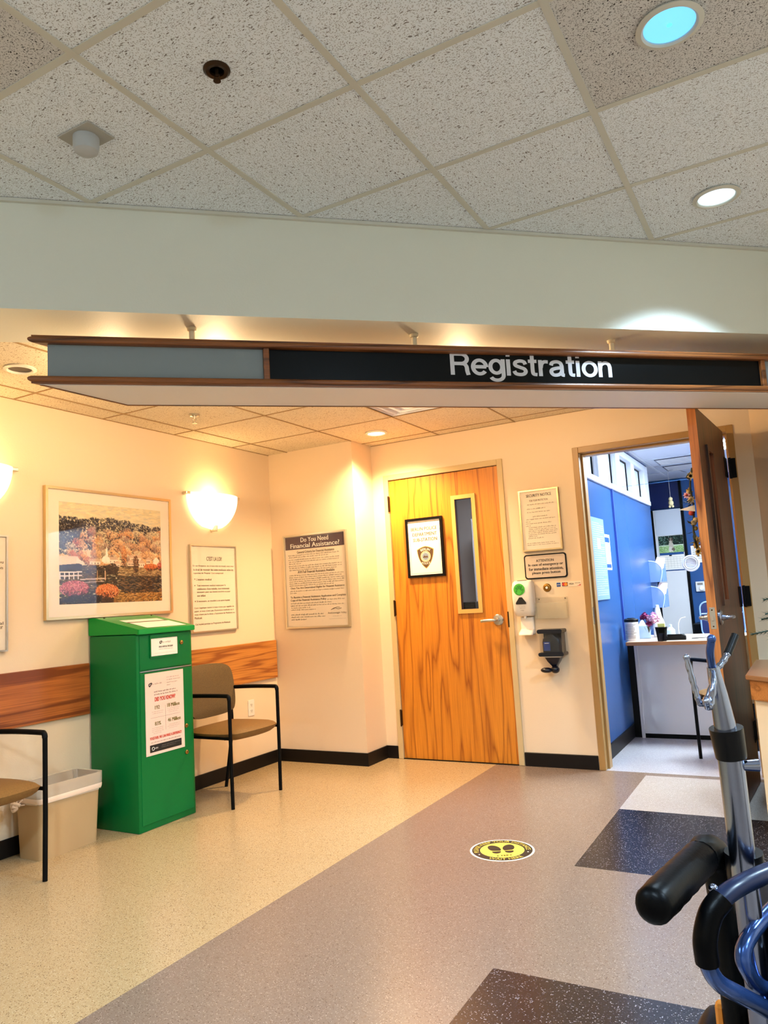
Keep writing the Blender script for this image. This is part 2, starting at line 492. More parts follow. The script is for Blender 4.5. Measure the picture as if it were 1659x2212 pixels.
def lathe(bm, prof, c=(0, 0, 0), seg=28, axis='Z', arc=None):
    """prof = [(radius, height)]; axis Z (up) or Y (height counted towards -y, out of a wall)"""
    c = Vector(c)
    rings = []
    a0, a1 = arc if arc else (0, 2 * math.pi)
    n = seg if arc is None else seg + 1
    for (r, h) in prof:
        ring = []
        for k in range(n):
            t = a0 + (a1 - a0) * k / seg
            v = Vector((r * math.cos(t), r * math.sin(t), h)) if axis == 'Z' else Vector((r * math.cos(t), -h, r * math.sin(t)))
            ring.append(bm.verts.new(c + v))
        rings.append(ring)
    for i in range(len(rings) - 1):
        for k in range(seg):
            j = (k + 1) % n
            bm.faces.new((rings[i][k], rings[i][j], rings[i + 1][j], rings[i + 1][k]))
    if arc is None:
        if prof[0][0] > 1e-5: bm.faces.new(rings[0][::-1])
        if prof[-1][0] > 1e-5: bm.faces.new(rings[-1])
    bmesh.ops.remove_doubles(bm, verts=bm.verts[:], dist=1e-6)
    return bm


def prism(bm, poly, z0, z1):
    """vertical prism over a plan polygon"""
    A = [bm.verts.new((p[0], p[1], z0)) for p in poly]
    B = [bm.verts.new((p[0], p[1], z1)) for p in poly]
    n = len(poly)
    for i in range(n):
        j = (i + 1) % n
        bm.faces.new((A[i], A[j], B[j], B[i]))
    bm.faces.new(A[::-1]); bm.faces.new(B)
    return bm


def plate(bm, poly, y0, y1):
    """upright plate over an (x, z) outline, between depths y0 (front) and y1 (back)"""
    A = [bm.verts.new((p[0], y0, p[1])) for p in poly]
    B = [bm.verts.new((p[0], y1, p[1])) for p in poly]
    n = len(poly)
    for i in range(n):
        j = (i + 1) % n
        bm.faces.new((A[i], A[j], B[j], B[i]))
    bm.faces.new(A[::-1]); bm.faces.new(B)
    return bm


def rrect(x0, x1, z0, z1, r, n=5):
    out = []
    for cx, cz, a in ((x1 - r, z0 + r, -90), (x1 - r, z1 - r, 0), (x0 + r, z1 - r, 90), (x0 + r, z0 + r, 180)):
        for k in range(n + 1):
            t = R(a + 90 * k / n)
            out.append((cx + r * math.cos(t), cz + r * math.sin(t)))
    return out


def ring_frame(bm, x0, x1, z0, z1, w, y0, y1, bev=0.0):
    """picture-frame of four mitred sides"""
    o = [(x0, z0), (x1, z0), (x1, z1), (x0, z1)]
    i = [(x0 + w, z0 + w), (x1 - w, z0 + w), (x1 - w, z1 - w), (x0 + w, z1 - w)]
    V = {}
    for tag_, ys in (('f', y0), ('b', y1)):
        for nm, P in (('o', o), ('i', i)):
            for k, p in enumerate(P):
                V[tag_ + nm + str(k)] = bm.verts.new((p[0], ys, p[1]))
    for k in range(4):
        j = (k + 1) % 4
        bm.faces.new((V[f'fo{k}'], V[f'fo{j}'], V[f'fi{j}'], V[f'fi{k}']))
        bm.faces.new((V[f'bo{j}'], V[f'bo{k}'], V[f'bi{k}'], V[f'bi{j}']))
        bm.faces.new((V[f'fo{j}'], V[f'fo{k}'], V[f'bo{k}'], V[f'bo{j}']))
        bm.faces.new((V[f'fi{k}'], V[f'fi{j}'], V[f'bi{j}'], V[f'bi{k}']))
    return bm


def ball(bm, c, r, s=(1, 1, 1), seg=12):
    bmesh.ops.create_uvsphere(bm, u_segments=seg, v_segments=max(6, seg // 2 + 2), radius=r, matrix=Matrix.Translation(Vector(c)) @ Matrix.Diagonal((s[0], s[1], s[2], 1)))
    return bm


def obj(name, bm, m, parent=None, smooth=None, kind=None, label=None):
    bmesh.ops.recalc_face_normals(bm, faces=bm.faces[:])
    me = bpy.data.meshes.new(name)
    bm.to_mesh(me)
    bm.free()
    if m is not None:
        me.materials.append(M[m] if isinstance(m, str) else m)
    if smooth:
        me.polygons.foreach_set('use_smooth', [True] * len(me.polygons))
        try:
            me.set_sharp_from_angle(angle=R(smooth if smooth is not True else 40))
        except Exception:
            pass
    o = bpy.data.objects.new(name, me)
    COL.objects.link(o)
    if parent is not None: o.parent = parent
    if kind: o['kind'] = kind
    if label: o['label'] = label
    return o


def tag(o, label, cat, group=None, kind=None):
    o['label'] = label
    o['category'] = cat
    if group: o['group'] = group
    if kind: o['kind'] = kind
    return o


def thing(name, label, cat, loc=(0, 0, 0), rotz=0.0, group=None, kind=None):
    o = bpy.data.objects.new(name, None)
    o.empty_display_size = 0.05
    COL.objects.link(o)
    o.location = loc
    o.rotation_euler = (0, 0, rotz)
    return tag(o, label, cat, group, kind)


def copy_tree(o, parent=None):
    c = o.copy()
    COL.objects.link(c)
    c.parent = parent
    for ch in list(o.children):
        copy_tree(ch, c)
    return c


def text(name, body, parent, x0, x1, z0, z1, y, m, bold=0.0, warp=None, keep=False):
    """flat lettering filling the box x0..x1, z0..z1 on the plane y, facing -y; warp maps (x, z) afterwards"""
    cu = bpy.data.curves.new(name, 'FONT')
    cu.body = body
    cu.size = 1.0
    cu.resolution_u = 2
    tmp = bpy.data.objects.new(name + '_tmp', cu)
    COL.objects.link(tmp)
    bpy.context.view_layer.update()
    me = bpy.data.meshes.new_from_object(tmp.evaluated_get(bpy.context.evaluated_depsgraph_get()))
    bpy.data.objects.remove(tmp)
    n = len(me.vertices)
    co = np.zeros(n * 3)
    me.vertices.foreach_get('co', co)
    co = co.reshape(-1, 3)
    a, b = co.min(0), co.max(0)
    X = x0 + (co[:, 0] - a[0]) / max(b[0] - a[0], 1e-6) * (x1 - x0)
    Zz = z0 + (co[:, 1] - a[1]) / max(b[1] - a[1], 1e-6) * (z1 - z0)
    Yv = np.full(n, y)
    if warp: X, Zz = warp(X, Zz)
    me.vertices.foreach_set('co', np.stack([X, Yv, Zz], 1).ravel())
    if bold > 0:
        # heavier weight: the same outlines laid twice, a hair apart
        d_ = 1.5 * bold * (z1 - z0) if warp is None else 0.0012 * (x1 - x0 if x1 - x0 < .5 else .3)
        b_ = bmesh.new(); b_.from_mesh(me)
        g_ = bmesh.ops.duplicate(b_, geom=b_.verts[:] + b_.edges[:] + b_.faces[:])
        bmesh.ops.translate(b_, verts=[v for v in g_['geom'] if isinstance(v, bmesh.types.BMVert)], vec=(2 * d_, -0.0001, 0))
        bmesh.ops.translate(b_, verts=b_.verts[:], vec=(-d_, 0, 0))
        b_.to_mesh(me); b_.free()
    me.materials.clear()
    me.materials.append(M[m])
    me.name = name
    me.update()
    o = bpy.data.objects.new(name, me)
    COL.objects.link(o)
    o.parent = parent
    return o


def fine_print(parent, rows, y, m='ink_brown', seed=1, name='fine_print'):
    """rows = (x0, x1, z, height): unreadable small type as word-length strokes with ragged tops"""
    rnd = random.Random(seed)
    bm = BM()
    for (x0, x1, z, h) in rows:
        x = x0
        while x < x1 - h * 0.5:
            w = min(h * rnd.uniform(1.2, 5.0), x1 - x)
            k = x
            while k < x + w:
                cw = h * rnd.uniform(0.40, 0.65)
                e = min(k + cw, x + w)
                zt = z + h * rnd.choice((0.55, 0.55, 0.6, 0.9))
                zb = z - (h * 0.25 if rnd.random() < 0.08 else 0)
                v = [bm.verts.new(p) for p in ((k, y, zb), (k + (e - k) * .42, y, zb), (k + (e - k) * .42, y, zt), (k, y, zt))]
                bm.faces.new(v)
                k = e
            x += w + h * 0.55
    return obj(name, bm, m, parent, kind='stuff')


def picture(name, img, parent, x0, x1, z0, z1, y, m):
    """printed image on a flat sheet: a grid mesh coloured from the array img (h, w, 3; linear colour)"""
    h, w = img.shape[:2]
    xs = np.linspace(x0, x1, w)
    zs = np.linspace(z1, z0, h)
    V = [(float(x), y, float(z)) for z in zs for x in xs]
    Fc = [(j * w + i, (j + 1) * w + i, (j + 1) * w + i + 1, j * w + i + 1) for j in range(h - 1) for i in range(w - 1)]
    me = bpy.data.meshes.new(name)
    me.from_pydata(V, [], Fc)
    ca = me.color_attributes.new('print', 'FLOAT_COLOR', 'POINT')
    buf = np.ones((h * w, 4), dtype=np.float32)
    buf[:, :3] = img.reshape(-1, 3)
    ca.data.foreach_set('color', buf.ravel())
    me.materials.append(m)
    o = bpy.data.objects.new(name, me)
    COL.objects.link(o)
    o.parent = parent
    return o


def struct(name, bm, m, label, cat, **kw):
    o = obj(name, bm, m, None, **kw)
    return tag(o, label, cat, kind='structure')


def clip(poly, nx, ny, d):
    """keep the side nx*x + ny*y <= d of a convex plan polygon"""
    out = []
    n = len(poly)
    for i in range(n):
        a, b = poly[i], poly[(i + 1) % n]
        fa, fb = nx * a[0] + ny * a[1] - d, nx * b[0] + ny * b[1] - d
        if fa <= 0: out.append(a)
        if (fa < 0 < fb) or (fb < 0 < fa):
            t = fa / (fa - fb)
            out.append((a[0] + t * (b[0] - a[0]), a[1] + t * (b[1] - a[1])))
    return out


def area(p):
    return abs(sum(p[i][0] * p[(i + 1) % len(p)][1] - p[(i + 1) % len(p)][0] * p[i][1] for i in range(len(p)))) / 2


def spot(name, loc, power, col, angle=150, blend=0.6, rad=0.05, parent=None):
    l = bpy.data.lights.new(name, 'SPOT')
    l.energy = power
    l.color = col
    l.spot_size = R(angle)
    l.spot_blend = blend
    l.shadow_soft_size = rad
    o = bpy.data.objects.new(name, l)
    COL.objects.link(o)
    o.location = loc
    if parent: o.parent = parent
    return o


def point(name, loc, power, col, rad=0.03, parent=None):
    l = bpy.data.lights.new(name, 'POINT')
    l.energy = power
    l.color = col
    l.shadow_soft_size = rad
    o = bpy.data.objects.new(name, l)
    COL.objects.link(o)
    o.location = loc
    if parent: o.parent = parent
    return o

# ------------------------------------------------------------------ the setting
H, H1 = 2.43, 2.87
XC, YC = 0.80, -0.297
A0 = (1.117, -3.41)
_l = math.hypot(0.68, 0.733)
NX, NY = -0.68 / _l, 0.733 / _l          # header normal, pointing away from the camera
TX, TY = NY, -NX                         # along the header, to the right
HD = NX * A0[0] + NY * A0[1]             # header face: NX*x + NY*y = HD
SOFFIT = 0.39


def along(s, o=0.0):
    return (A0[0] + TX * s + NX * o, A0[1] + TY * s + NY * o)


# floor: one slab and the sheets of vinyl that lie on it
floor = struct('floor', box(BM(), (-0.1, -8, -0.1), (7.1, 4.7, -0.004)), 'vinyl_tan', 'speckled vinyl sheet floor inlaid with charcoal and white squares', 'floor')
# the field sheets stop where the inlays begin
for m_, sheets in (
    ('vinyl_light', [(-0.1, -8, 1.690, 0.0)]),
    ('vinyl_tan', [(1.690, -8, 2.722, 0.0), (2.722, -2.763, 3.64, -1.781), (3.64, -8, 7.1, -0.0), (2.722, -0.072, 3.64, 0.0), (2.722, -5.7, 3.64, -4.72), (2.722, -8, 3.64, -6.66)]),
    ('vinyl_dark', [(2.722, -1.781, 3.64, -0.857), (2.722, -3.74, 3.64, -2.763), (2.722, -6.66, 3.64, -5.7)]),
    ('vinyl_white', [(2.722, -0.857, 3.64, -0.072), (2.722, -4.72, 3.64, -3.74)]),
    ('vinyl_office', [(2.30, 0.0, 4.4, 4.7), (-0.1, 0.0, 2.30, 4.7)]),
):
    for (x0, y0, x1, y1) in sheets:
        obj('vinyl_sheet', box(BM(), (x0, y0, -0.004), (x1, y1, 0.0)), m_, floor)

wl = struct('wall_left', box(BM(), (-0.12, -8, 0), (0, 0.12, 3.0)), 'wall', 'long cream side wall carrying the sconces and framed picture', 'wall')
struct('wall_column', prism(BM(), [(0, YC), (XC, YC), (XC, 0), (0, 0)], 0, H + 0.03), 'wall', 'cream boxed-out column wall holding the financial assistance poster', 'wall')
bm = BM()
D1 = (0.903, 1.900); D2 = (2.417, 3.441); DT = 2.178
for (x0, x1, z0) in ((XC, D1[0] + .006, 0), (D1[0] + .006, D1[1] - .006, DT - .006), (D1[1] - .006, D2[0] + .006, 0), (D2[0] + .006, D2[1] - .006, DT - .006), (D2[1] - .006, 3.54, 0)):
    box(bm, (x0, 0, z0), (x1, 0.12, H + 0.05))
struct('wall_back', bm, 'wall', 'cream wall with the two oak doors', 'wall')
struct('wall_right', prism(BM(), [(3.54, 0.0), (7.04, -3.5), (7.14, -3.4), (3.64, 0.12), (3.54, 0.12)], 0, 3.0), 'wall', 'angled cream wall behind the wooden counter', 'wall')
struct('wall_right_far', box(BM(), (7.04, -8, 0), (7.14, -3.45, 3.0)), 'wall', 'plain cream wall at the far side of the lobby', 'wall')
struct('wall_front', box(BM(), (-0.12, -8.1, 0), (7.14, -8.0, 3.0)), 'wall', 'plain cream wall closing the lobby opposite the doors', 'wall')
s0, s1 = -1.53, 4.22
struct('wall_header', prism(BM(), [along(s0), along(s1), along(s1 + .35, SOFFIT), along(s0 - .35, SOFFIT)], 2.42, 3.0), 'wall_front', 'dropped drywall header crossing the room above the hanging sign', 'wall')

# black rubber base
bb = 0.093
for nm, lo, hi, lb in (
    ('baseboard_left', (0.0, -8, 0), (0.012, YC, bb), 'black rubber baseboard along the cream sconce wall'),
    ('baseboard_back', (D1[1] + .004, -0.012, 0), (D2[0] - .004, 0.0, bb), 'black rubber baseboard between the two oak doors'),
):
    tag(obj(nm, box(BM(), lo, hi, 0.003, 1), 'base'), lb, 'baseboard', kind='structure')
bm = BM()
prism(bm, [(0.012, YC), (0.012, YC - .012), (XC + .012, YC - .012), (XC + .012, -0.012), (D1[0] - .002, -0.012), (D1[0] - .002, 0.0), (XC, 0), (XC, YC)], 0, bb)
tag(obj('baseboard_column', bm, 'base'), 'black rubber baseboard wrapping the boxed-out column', 'baseboard', kind='structure')

# ---- ceilings: lay-in tiles, each its own piece, in a grid of tees


def hole_tile(poly, c, r, z0, thick, n=28):
    bm = BM()
    V = [bm.verts.new((p[0], p[1], z0)) for p in poly]
    E = [bm.edges.new((V[i], V[(i + 1) % len(V)])) for i in range(len(V))]
    W = [bm.verts.new((c[0] + r * math.cos(2 * math.pi * k / n), c[1] + r * math.sin(2 * math.pi * k / n), z0)) for k in range(n)]
    E += [bm.edges.new((W[i], W[(i + 1) % n])) for i in range(n)]
    bmesh.ops.triangle_fill(bm, use_beauty=True, edges=E)
    # inner wall of the hole
    T = [bm.verts.new((w.co.x, w.co.y, z0 + thick)) for w in W]
    for i in range(n):
        bm.faces.new((W[i], W[(i + 1) % n], T[(i + 1) % n], T[i]))
    return bm


def grid_ceiling(root, xs, ys, z, keep, tee, pick, holes, w=0.012):
    """xs, ys: grid lines; keep(poly) clips a plan polygon; pick(i, j) gives the tile's material"""
    share = {}
    for i in range(len(xs) - 1):
        for j in range(len(ys) - 1):
            g = 0.004
            full = [(xs[i] + g, ys[j] + g), (xs[i + 1] - g, ys[j] + g), (xs[i + 1] - g, ys[j + 1] - g), (xs[i] + g, ys[j + 1] - g)]
            p = keep(full)
            if len(p) < 3 or area(p) < 1e-4: continue
            mt = pick(i, j)
            if mt is None: continue
            hole = [h for h in holes if xs[i] < h[0] < xs[i + 1] and ys[j] < h[1] < ys[j + 1]]
            if hole:
                obj('ceiling_tile', hole_tile(p, hole[0][:2], hole[0][2], z + 0.004, 0.02), mt, root)
                continue
            if area(p) > area(full) - 1e-6:
                cx, cy = (xs[i] + xs[i + 1]) / 2, (ys[j] + ys[j + 1]) / 2
                key = (mt, round(xs[i + 1] - xs[i], 3), round(ys[j + 1] - ys[j], 3))
                if key not in share:
                    hw, hd = (xs[i + 1] - xs[i]) / 2 - g, (ys[j + 1] - ys[j]) / 2 - g
                    o = obj('ceiling_tile', box(BM(), (-hw, -hd, 0), (hw, hd, 0.016)), mt, root)
                    share[key] = o
                else:
                    o = share[key].copy(); COL.objects.link(o)
                o.location = (cx, cy, z + 0.004)
            else:
                obj('ceiling_tile', prism(BM(), p, z + 0.004, z + 0.02), mt, root)
    for x in xs:
        p = keep([(x - w, ys[0]), (x + w, ys[0]), (x + w, ys[-1]), (x - w, ys[-1])])
        if len(p) >= 3: obj('main_tee', prism(BM(), p, z, z + 0.0035), tee, root)
    for i in range(len(xs) - 1):
        for y in ys:
            p = keep([(xs[i] + w, y - w), (xs[i + 1] - w, y - w), (xs[i + 1] - w, y + w), (xs[i] + w, y + w)])
            if len(p) >= 3 and area(p) > 1e-4: obj('cross_tee', prism(BM(), p, z + 0.001, z + 0.0035), tee, root)


cf = struct('ceiling_front', prism(BM(), [(-0.1, -8), (7.1, -8), (7.1, -3.4), (3.5, 0.1), (2.6, 0.1), (-0.1, -4.5)], H1 + 0.06, H1 + 0.12), 'dark_void', 'grey lay-in tile ceiling of the lobby in front of the header', 'ceiling')
FX = [3.263 + 0.6285 * k for k in range(-6, 5)]
FX[0] = 0.0
FY = [-3.19 + 0.5860 * k for k in range(-4, 5)]
FRONT_LIGHTS = [(3.560, -2.893), (3.578, -1.705)]


def keep_front(p):
    p = clip(p, NX, NY, HD - 0.012)
    return clip(p, 1, 1, 3.53) if len(p) > 2 else p


def pick_front(i, j):
    x, y = FX[i] + .3, FY[j] + .3
    if x > 3.263 and -3.19 < y < -2.6: return 'tile_pin'
    if x < 1.0: return 'tile_y'
    if 1.37 < x < 2.64 and y < -3.19: return 'tile_pin' if (x < 2.0 and y < -3.7) else 'tile_x'
    return 'tile_x' if (i * 7 + j * 3) % 5 else 'tile_y'


grid_ceiling(cf, FX, FY, H1, keep_front, 'tbar', pick_front, [(x, y, 0.088) for x, y in FRONT_LIGHTS])
obj('rear_panel', prism(BM(), [(0, -8), (7.0, -8), (7.0, FY[0]), (0, FY[0])], H1 + 0.004, H1 + 0.02), 'tile_x', cf)
obj('side_panel', prism(BM(), clip([(FX[-1], FY[0]), (7.04, FY[0]), (7.04, 0), (FX[-1], 0)], 1, 1, 3.53), H1 + 0.004, H1 + 0.02), 'tile_x', cf)
# wall angle along the header
obj('wall_angle', prism(BM(), [along(s0, -0.016), along(s1, -0.016), along(s1, 0.0), along(s0, 0.0)], H1 - 0.012, H1 + 0.002), 'tbar', cf)

cr = struct('ceiling_rear', prism(BM(), [along(s0 - .2, .2), along(s1, .2), (3.6, 0.1), (-0.1, 0.1)], H + 0.12, H + 0.18), 'dark_void', 'cream lay-in tile ceiling over the waiting corner behind the sign', 'ceiling')
RX = [0.0] + [0.19 + 0.61 * k for k in range(0, 7)]
RY = [-4.41 + 0.61 * k for k in range(0, 8)] + [0.0]
REAR_LIGHT = (1.09, -0.41)
EMPTY_CAN = (0.497, -2.888)


def keep_rear(p):
    p = clip(p, -NX, -NY, -(HD + SOFFIT))
    if len(p) > 2: p = clip(p, 1, 1, 3.53)
    if len(p) > 2 and max(q[0] for q in p) < XC + 0.02: p = clip(p, 0, 1, YC)
    return p


DIFF_CELL = (1.41, -1.36)


def pick_rear(i, j):
    if abs(RX[i] - 1.41) < .02 and abs(RY[j] + 1.36) < .02: return None
    return 'tile_rear'


grid_ceiling(cr, RX, RY, H, keep_rear, 'tbar_rear_shade', pick_rear, [REAR_LIGHT + (0.072,), EMPTY_CAN + (0.062,)], w=0.005)

# square air diffuser in the rear ceiling
t = thing('ceiling_diffuser', 'square white stepped air diffuser set in the cream ceiling', 'air vent', (1.715, -1.055, H))
bm = BM()
for k, (a, z0) in enumerate(((0.292, 0.002), (0.23, -0.012), (0.165, -0.018), (0.10, -0.02))):
    f = [(-a, -a), (a, -a), (a, a), (-a, a)]
    b_ = a - 0.05
    g = [(-b_, -b_), (b_, -b_), (b_, b_), (-b_, b_)]
    A = [bm.verts.new((p[0], p[1], z0)) for p in f]
    B = [bm.verts.new((p[0], p[1], z0 + 0.04)) for p in g]
    for q in range(4):
        bm.faces.new((A[q], A[(q + 1) % 4], B[(q + 1) % 4], B[q]))
obj('cone', bm, 'white_paint', t)
obj('centre_plate', box(BM(), (-0.05, -0.05, -0.018), (0.05, 0.05, -0.014)), 'white_paint', t)
obj('backing', box(BM(), (-0.29, -0.29, 0.045), (0.29, 0.29, 0.05)), 'dark_void', t)

# ---- recessed lamps


def downlight(name, label, c, z, r, lens, power, col, rim='white_plastic', group=None, angle=150, lit=True, blend=0.35):
    t = thing(name, label, 'ceiling light', (c[0], c[1], z), 0, group)
    obj('trim_ring', lathe(BM(), [(r, 0.003), (r + 0.004, -0.004), (r - 0.012, -0.009), (r - 0.018, -0.004), (r - 0.018, 0.012), (r, 0.012)], seg=40), rim, t, smooth=30)
    bm = BM()
    if lit:
        # ribbed lens
        pr = []
        q = r - 0.019
        n = 9
        for k in range(n):
            rr = q * (1 - k / n)
            pr += [(rr, 0.004 if k % 2 else 0.0)]
        pr.append((0.0, 0.0))
        lathe(bm, pr, seg=36)
        obj('lens', bm, lens, t)
        spot(name + '_lamp', (0, 0, -0.012), power, col, angle, blend, 0.06, t)
    else:
        lathe(bm, [(r - 0.019, 0.0), (r - 0.03, 0.05), (r - 0.035, 0.10), (0.0, 0.10)], seg=36)
        obj('reflector', bm, 'can_inner', t, smooth=True)
        b2 = BM(); lathe(b2, [(0.012, 0.10), (0.016, 0.075), (0.0, 0.07)], seg=16)
        obj('lamp_socket', b2, 'black_plastic', t)
    return t


M['sconce_glass'] = emis('glowing_frosted_glass', (1.0, 0.88, 0.60, 1), 0.46, rgb(250, 236, 200))
M['lens_blue'] = emis('blue_white_ribbed_lens', (0.13, 0.50, 1.0, 1), 0.34, rgb(120, 200, 250))
M['lens_pale'] = emis('pale_blue_ribbed_lens', (0.62, 0.86, 1.0, 1), 0.42, rgb(200, 230, 250))
M['lens_warm'] = emis('warm_white_ribbed_lens', (1.0, 0.97, 0.9, 1), 1.2)
downlight('recessed_downlight', 'large blue-lit recessed downlight nearest the top edge', FRONT_LIGHTS[0], H1, 0.094, 'lens_blue', W_FRONT_SPOT, COOL, 'tbar', 'lobby downlights', 112)
downlight('recessed_downlight', 'pale blue-white recessed downlight close to the header wall', FRONT_LIGHTS[1], H1, 0.094, 'lens_pale', W_FRONT_SPOT * 0.8, COOL, 'tbar', 'lobby downlights', 108)
downlight('recessed_downlight', 'warm white recessed downlight in the cream ceiling by the column', REAR_LIGHT, H, 0.08, 'lens_warm', W_REAR_SPOT, WARM_WHITE, 'white_plastic', 'waiting corner downlights', 140, blend=0.75)
downlight('recessed_downlight', 'unlit recessed downlight with a dark open can', EMPTY_CAN, H, 0.072, None, 0, WARM, 'white_plastic', 'waiting corner downlights', lit=False)
# unseen lamps added for ambient light, behind the sign or outside the view
def dome_lamp(label, c, z, lens, power, col, group):
    t = thing('ceiling_dome_lamp', label, 'ceiling light', (c[0], c[1], z), 0, group)
    obj('canopy', lathe(BM(), [(.10, 0), (.10, -.012), (.085, -.018), (0, -.018)], seg=28), 'white_plastic', t, smooth=30)
    obj('dome', lathe(BM(), [(.080, -.018), (.080, -.035), (.066, -.058), (.040, -.072), (0, -.078)], seg=28), lens, t, smooth=True)
    point('dome_lamp', (0, 0, -.115), power, col, .04, t)


dome_lamp('unseen warm ceiling dome lamp behind the Registration lettering', (2.20, -1.40), H, 'sconce_glass', W_DOME, WARM_WHITE, 'unseen waiting corner dome lamps')
dome_lamp('unseen warm ceiling dome lamp behind the blank sign panel', (1.28, -2.35), H, 'sconce_glass', W_DOME * .8, WARM_WHITE, 'unseen waiting corner dome lamps')
dome_lamp('added warm fill dome lamp hidden behind the free end of the sign', (0.93, -2.70), H, 'sconce_glass', W_DOME * .36, WARM_WHITE, 'unseen waiting corner dome lamps')
for c, pw_, lb in (((1.5, -6.3), .8, 'added cool fill dome lamp behind the viewer near the sconce wall'), ((5.6, -5.2), 1.0, 'added cool fill dome lamp beside the viewer over the wheelchair side')):
    dome_lamp(lb, c, H1 + .004, 'lens_pale', W_FRONT_DOME * pw_, COOL, 'added lobby fill lamps outside the view')
for c, pw_, lb in (((1.7, -5.6), .45, 'added cool fill downlight behind the viewer on the sconce wall side'), ((3.6, -5.9), 1.1, 'added cool fill downlight straight behind the viewer'), ((5.3, -4.3), 1.1, 'added cool fill downlight beside the viewer above the wheelchair side'), ((5.2, -2.7), 1.0, 'added cool fill downlight over the far end of the counter')):
    downlight('recessed_downlight', lb, c, H1 - 0.002, 0.094, 'lens_pale', W_FRONT_BEHIND * pw_, COOL, 'tbar', 'added lobby downlights outside the view')


# ---- sprinklers and motion sensor


def sprinkler(label, c, z, r, m, s=1.0):
    t = thing('fire_sprinkler', label, 'sprinkler', (c[0], c[1], z), 0, 'ceiling sprinklers')
    obj('escutcheon', lathe(BM(), [(r, 0.0), (r, -0.004), (r * 0.8, -0.010), (r * 0.55, -0.008), (r * 0.5, 0.0)], seg=28), m, t, smooth=30)
    obj('stem', cyl(BM(), (0, 0, 0), (0, 0, -0.03 * s), 0.010 * s, 0.008 * s, 14), m, t, smooth=30)
    for sx in (-1, 1):
        obj('frame_arm', tube(BM(), [(0.008 * sx, 0, -0.028 * s), (0.015 * sx * s, 0, -0.042 * s), (0.003 * sx, 0, -0.060 * s)], 0.0025 * s, 6), m, t)
    bm = lathe(BM(), [(0.004, -0.058 * s), (0.019 * s, -0.060 * s), (0.019 * s, -0.0635 * s), (0.0, -0.0635 * s)], seg=20)
    obj('deflector', bm, m, t)
    return t


sprinkler('dark bronze fire sprinkler on the grey lobby ceiling', (2.312, -3.488), H1 + 0.004, 0.042, 'bronze', 0.62)
sprinkler('small fire sprinkler on the cream rear ceiling', (0.486, -1.669), H + 0.004, 0.034, 'steel', 0.9)

t = thing('motion_sensor', 'square white ceiling plate with a domed motion sensor', 'sensor', (1.712, -3.486, H1 + 0.004), 0)
obj('plate', box(BM(), (-0.078, -0.058, -0.006), (0.078, 0.058, 0.0), 0.002, 1), mat('grey_sensor_plate', rgb(166, 164, 156), 0.5), t)
bm = BM()
lathe(bm, [(0.044, -0.006), (0.044, -0.040), (0.040, -0.056), (0.026, -0.066), (0.0, -0.070)], seg=24)
obj('dome', bm, mat('grey_sensor_lens', rgb(176, 180, 182), 0.4), t, smooth=True)

# ------------------------------------------------------------------ doors
def vision_kit(p, x0, x1, z0, z1, w, y0, glass_y, m='vis_frame'):
    f = obj('vision_frame', ring_frame(BM(), x0, x1, z0, z1, w, y0, y0 + 0.012), m, p)
    obj('glass_stop', ring_frame(BM(), x0 + w - 0.004, x1 - w + 0.004, z0 + w - 0.004, z1 - w + 0.004, 0.006, y0 + 0.004, glass_y + 0.004), 'oak_shaded', f)
    obj('glass_pane', box(BM(), (x0 + w, glass_y, z0 + w), (x1 - w, glass_y + 0.004, z1 - w)), 'glass', f)


def leaf_mesh(bm, w, h, th, hole=None, z0=0.006, x0=0.0):
    """slab from x 0..w, y 0..th, with a window hole (x0, x1, z0, z1)"""
    if not hole:
        return box(bm, (0, 0, z0), (w, th, h))
    a, b, c, d = hole
    box(bm, (x0, 0, z0), (a, th, h)); box(bm, (b, 0, z0), (w, th, h))
    box(bm, (a, 0, z0), (b, th, c)); box(bm, (a, 0, d), (b, th, h))
    bmesh.ops.remove_doubles(bm, verts=bm.verts[:], dist=1e-5)
    return bm


def door_frame(p, x0, x1, zt, w, m, depth=0.12, y0=-0.012):
    """three-sided steel frame: face, and a stop behind"""
    bm = BM()
    box(bm, (x0, y0, 0), (x0 + w, depth, zt), 0.003, 1)
    box(bm, (x1 - w, y0, 0), (x1, depth, zt), 0.003, 1)
    box(bm, (x0 + w, y0, zt - w), (x1 - w, depth, zt), 0.003, 1)
    box(bm, (x0 + w, y0 + 0.062, 0), (x0 + w + 0.014, depth, zt - w))
    box(bm, (x1 - w - 0.014, y0 + 0.062, 0), (x1 - w, depth, zt - w))
    box(bm, (x0 + w + .014, y0 + 0.062, zt - w - 0.014), (x1 - w - .014, depth, zt - w))
    return obj('door_frame', bm, m, p)


def lever(p, x, z, y, side, m='steel', out=-1, length=0.115):
    """lever handle on a round rose; side = -1 points towards -x; out = -1 stands off towards -y"""
    g = obj('handle_rose', lathe(BM(), [(0.040, 0.0), (0.040, 0.006), (0.034, 0.012), (0.018, 0.014), (0.014, 0.030), (0.0, 0.032)], seg=32, axis='Y'), m, p, smooth=35)
    g.location = (x, y, z)
    if out > 0: g.rotation_euler = (0, 0, math.pi)
    s = side * (-1 if out > 0 else 1)
    bm = tube(BM(), smooth_path([(0, -0.022, 0), (0.006 * s, -0.046, 0), (0.03 * s, -0.055, 0), (length * 0.7 * s, -0.054, -0.002), (length * s, -0.050, -0.004)], 5), 0.010, 10)
    for v in bm.verts:
        v.co.z *= 1.15
    obj('lever', bm, m, g, smooth=True)
    return g


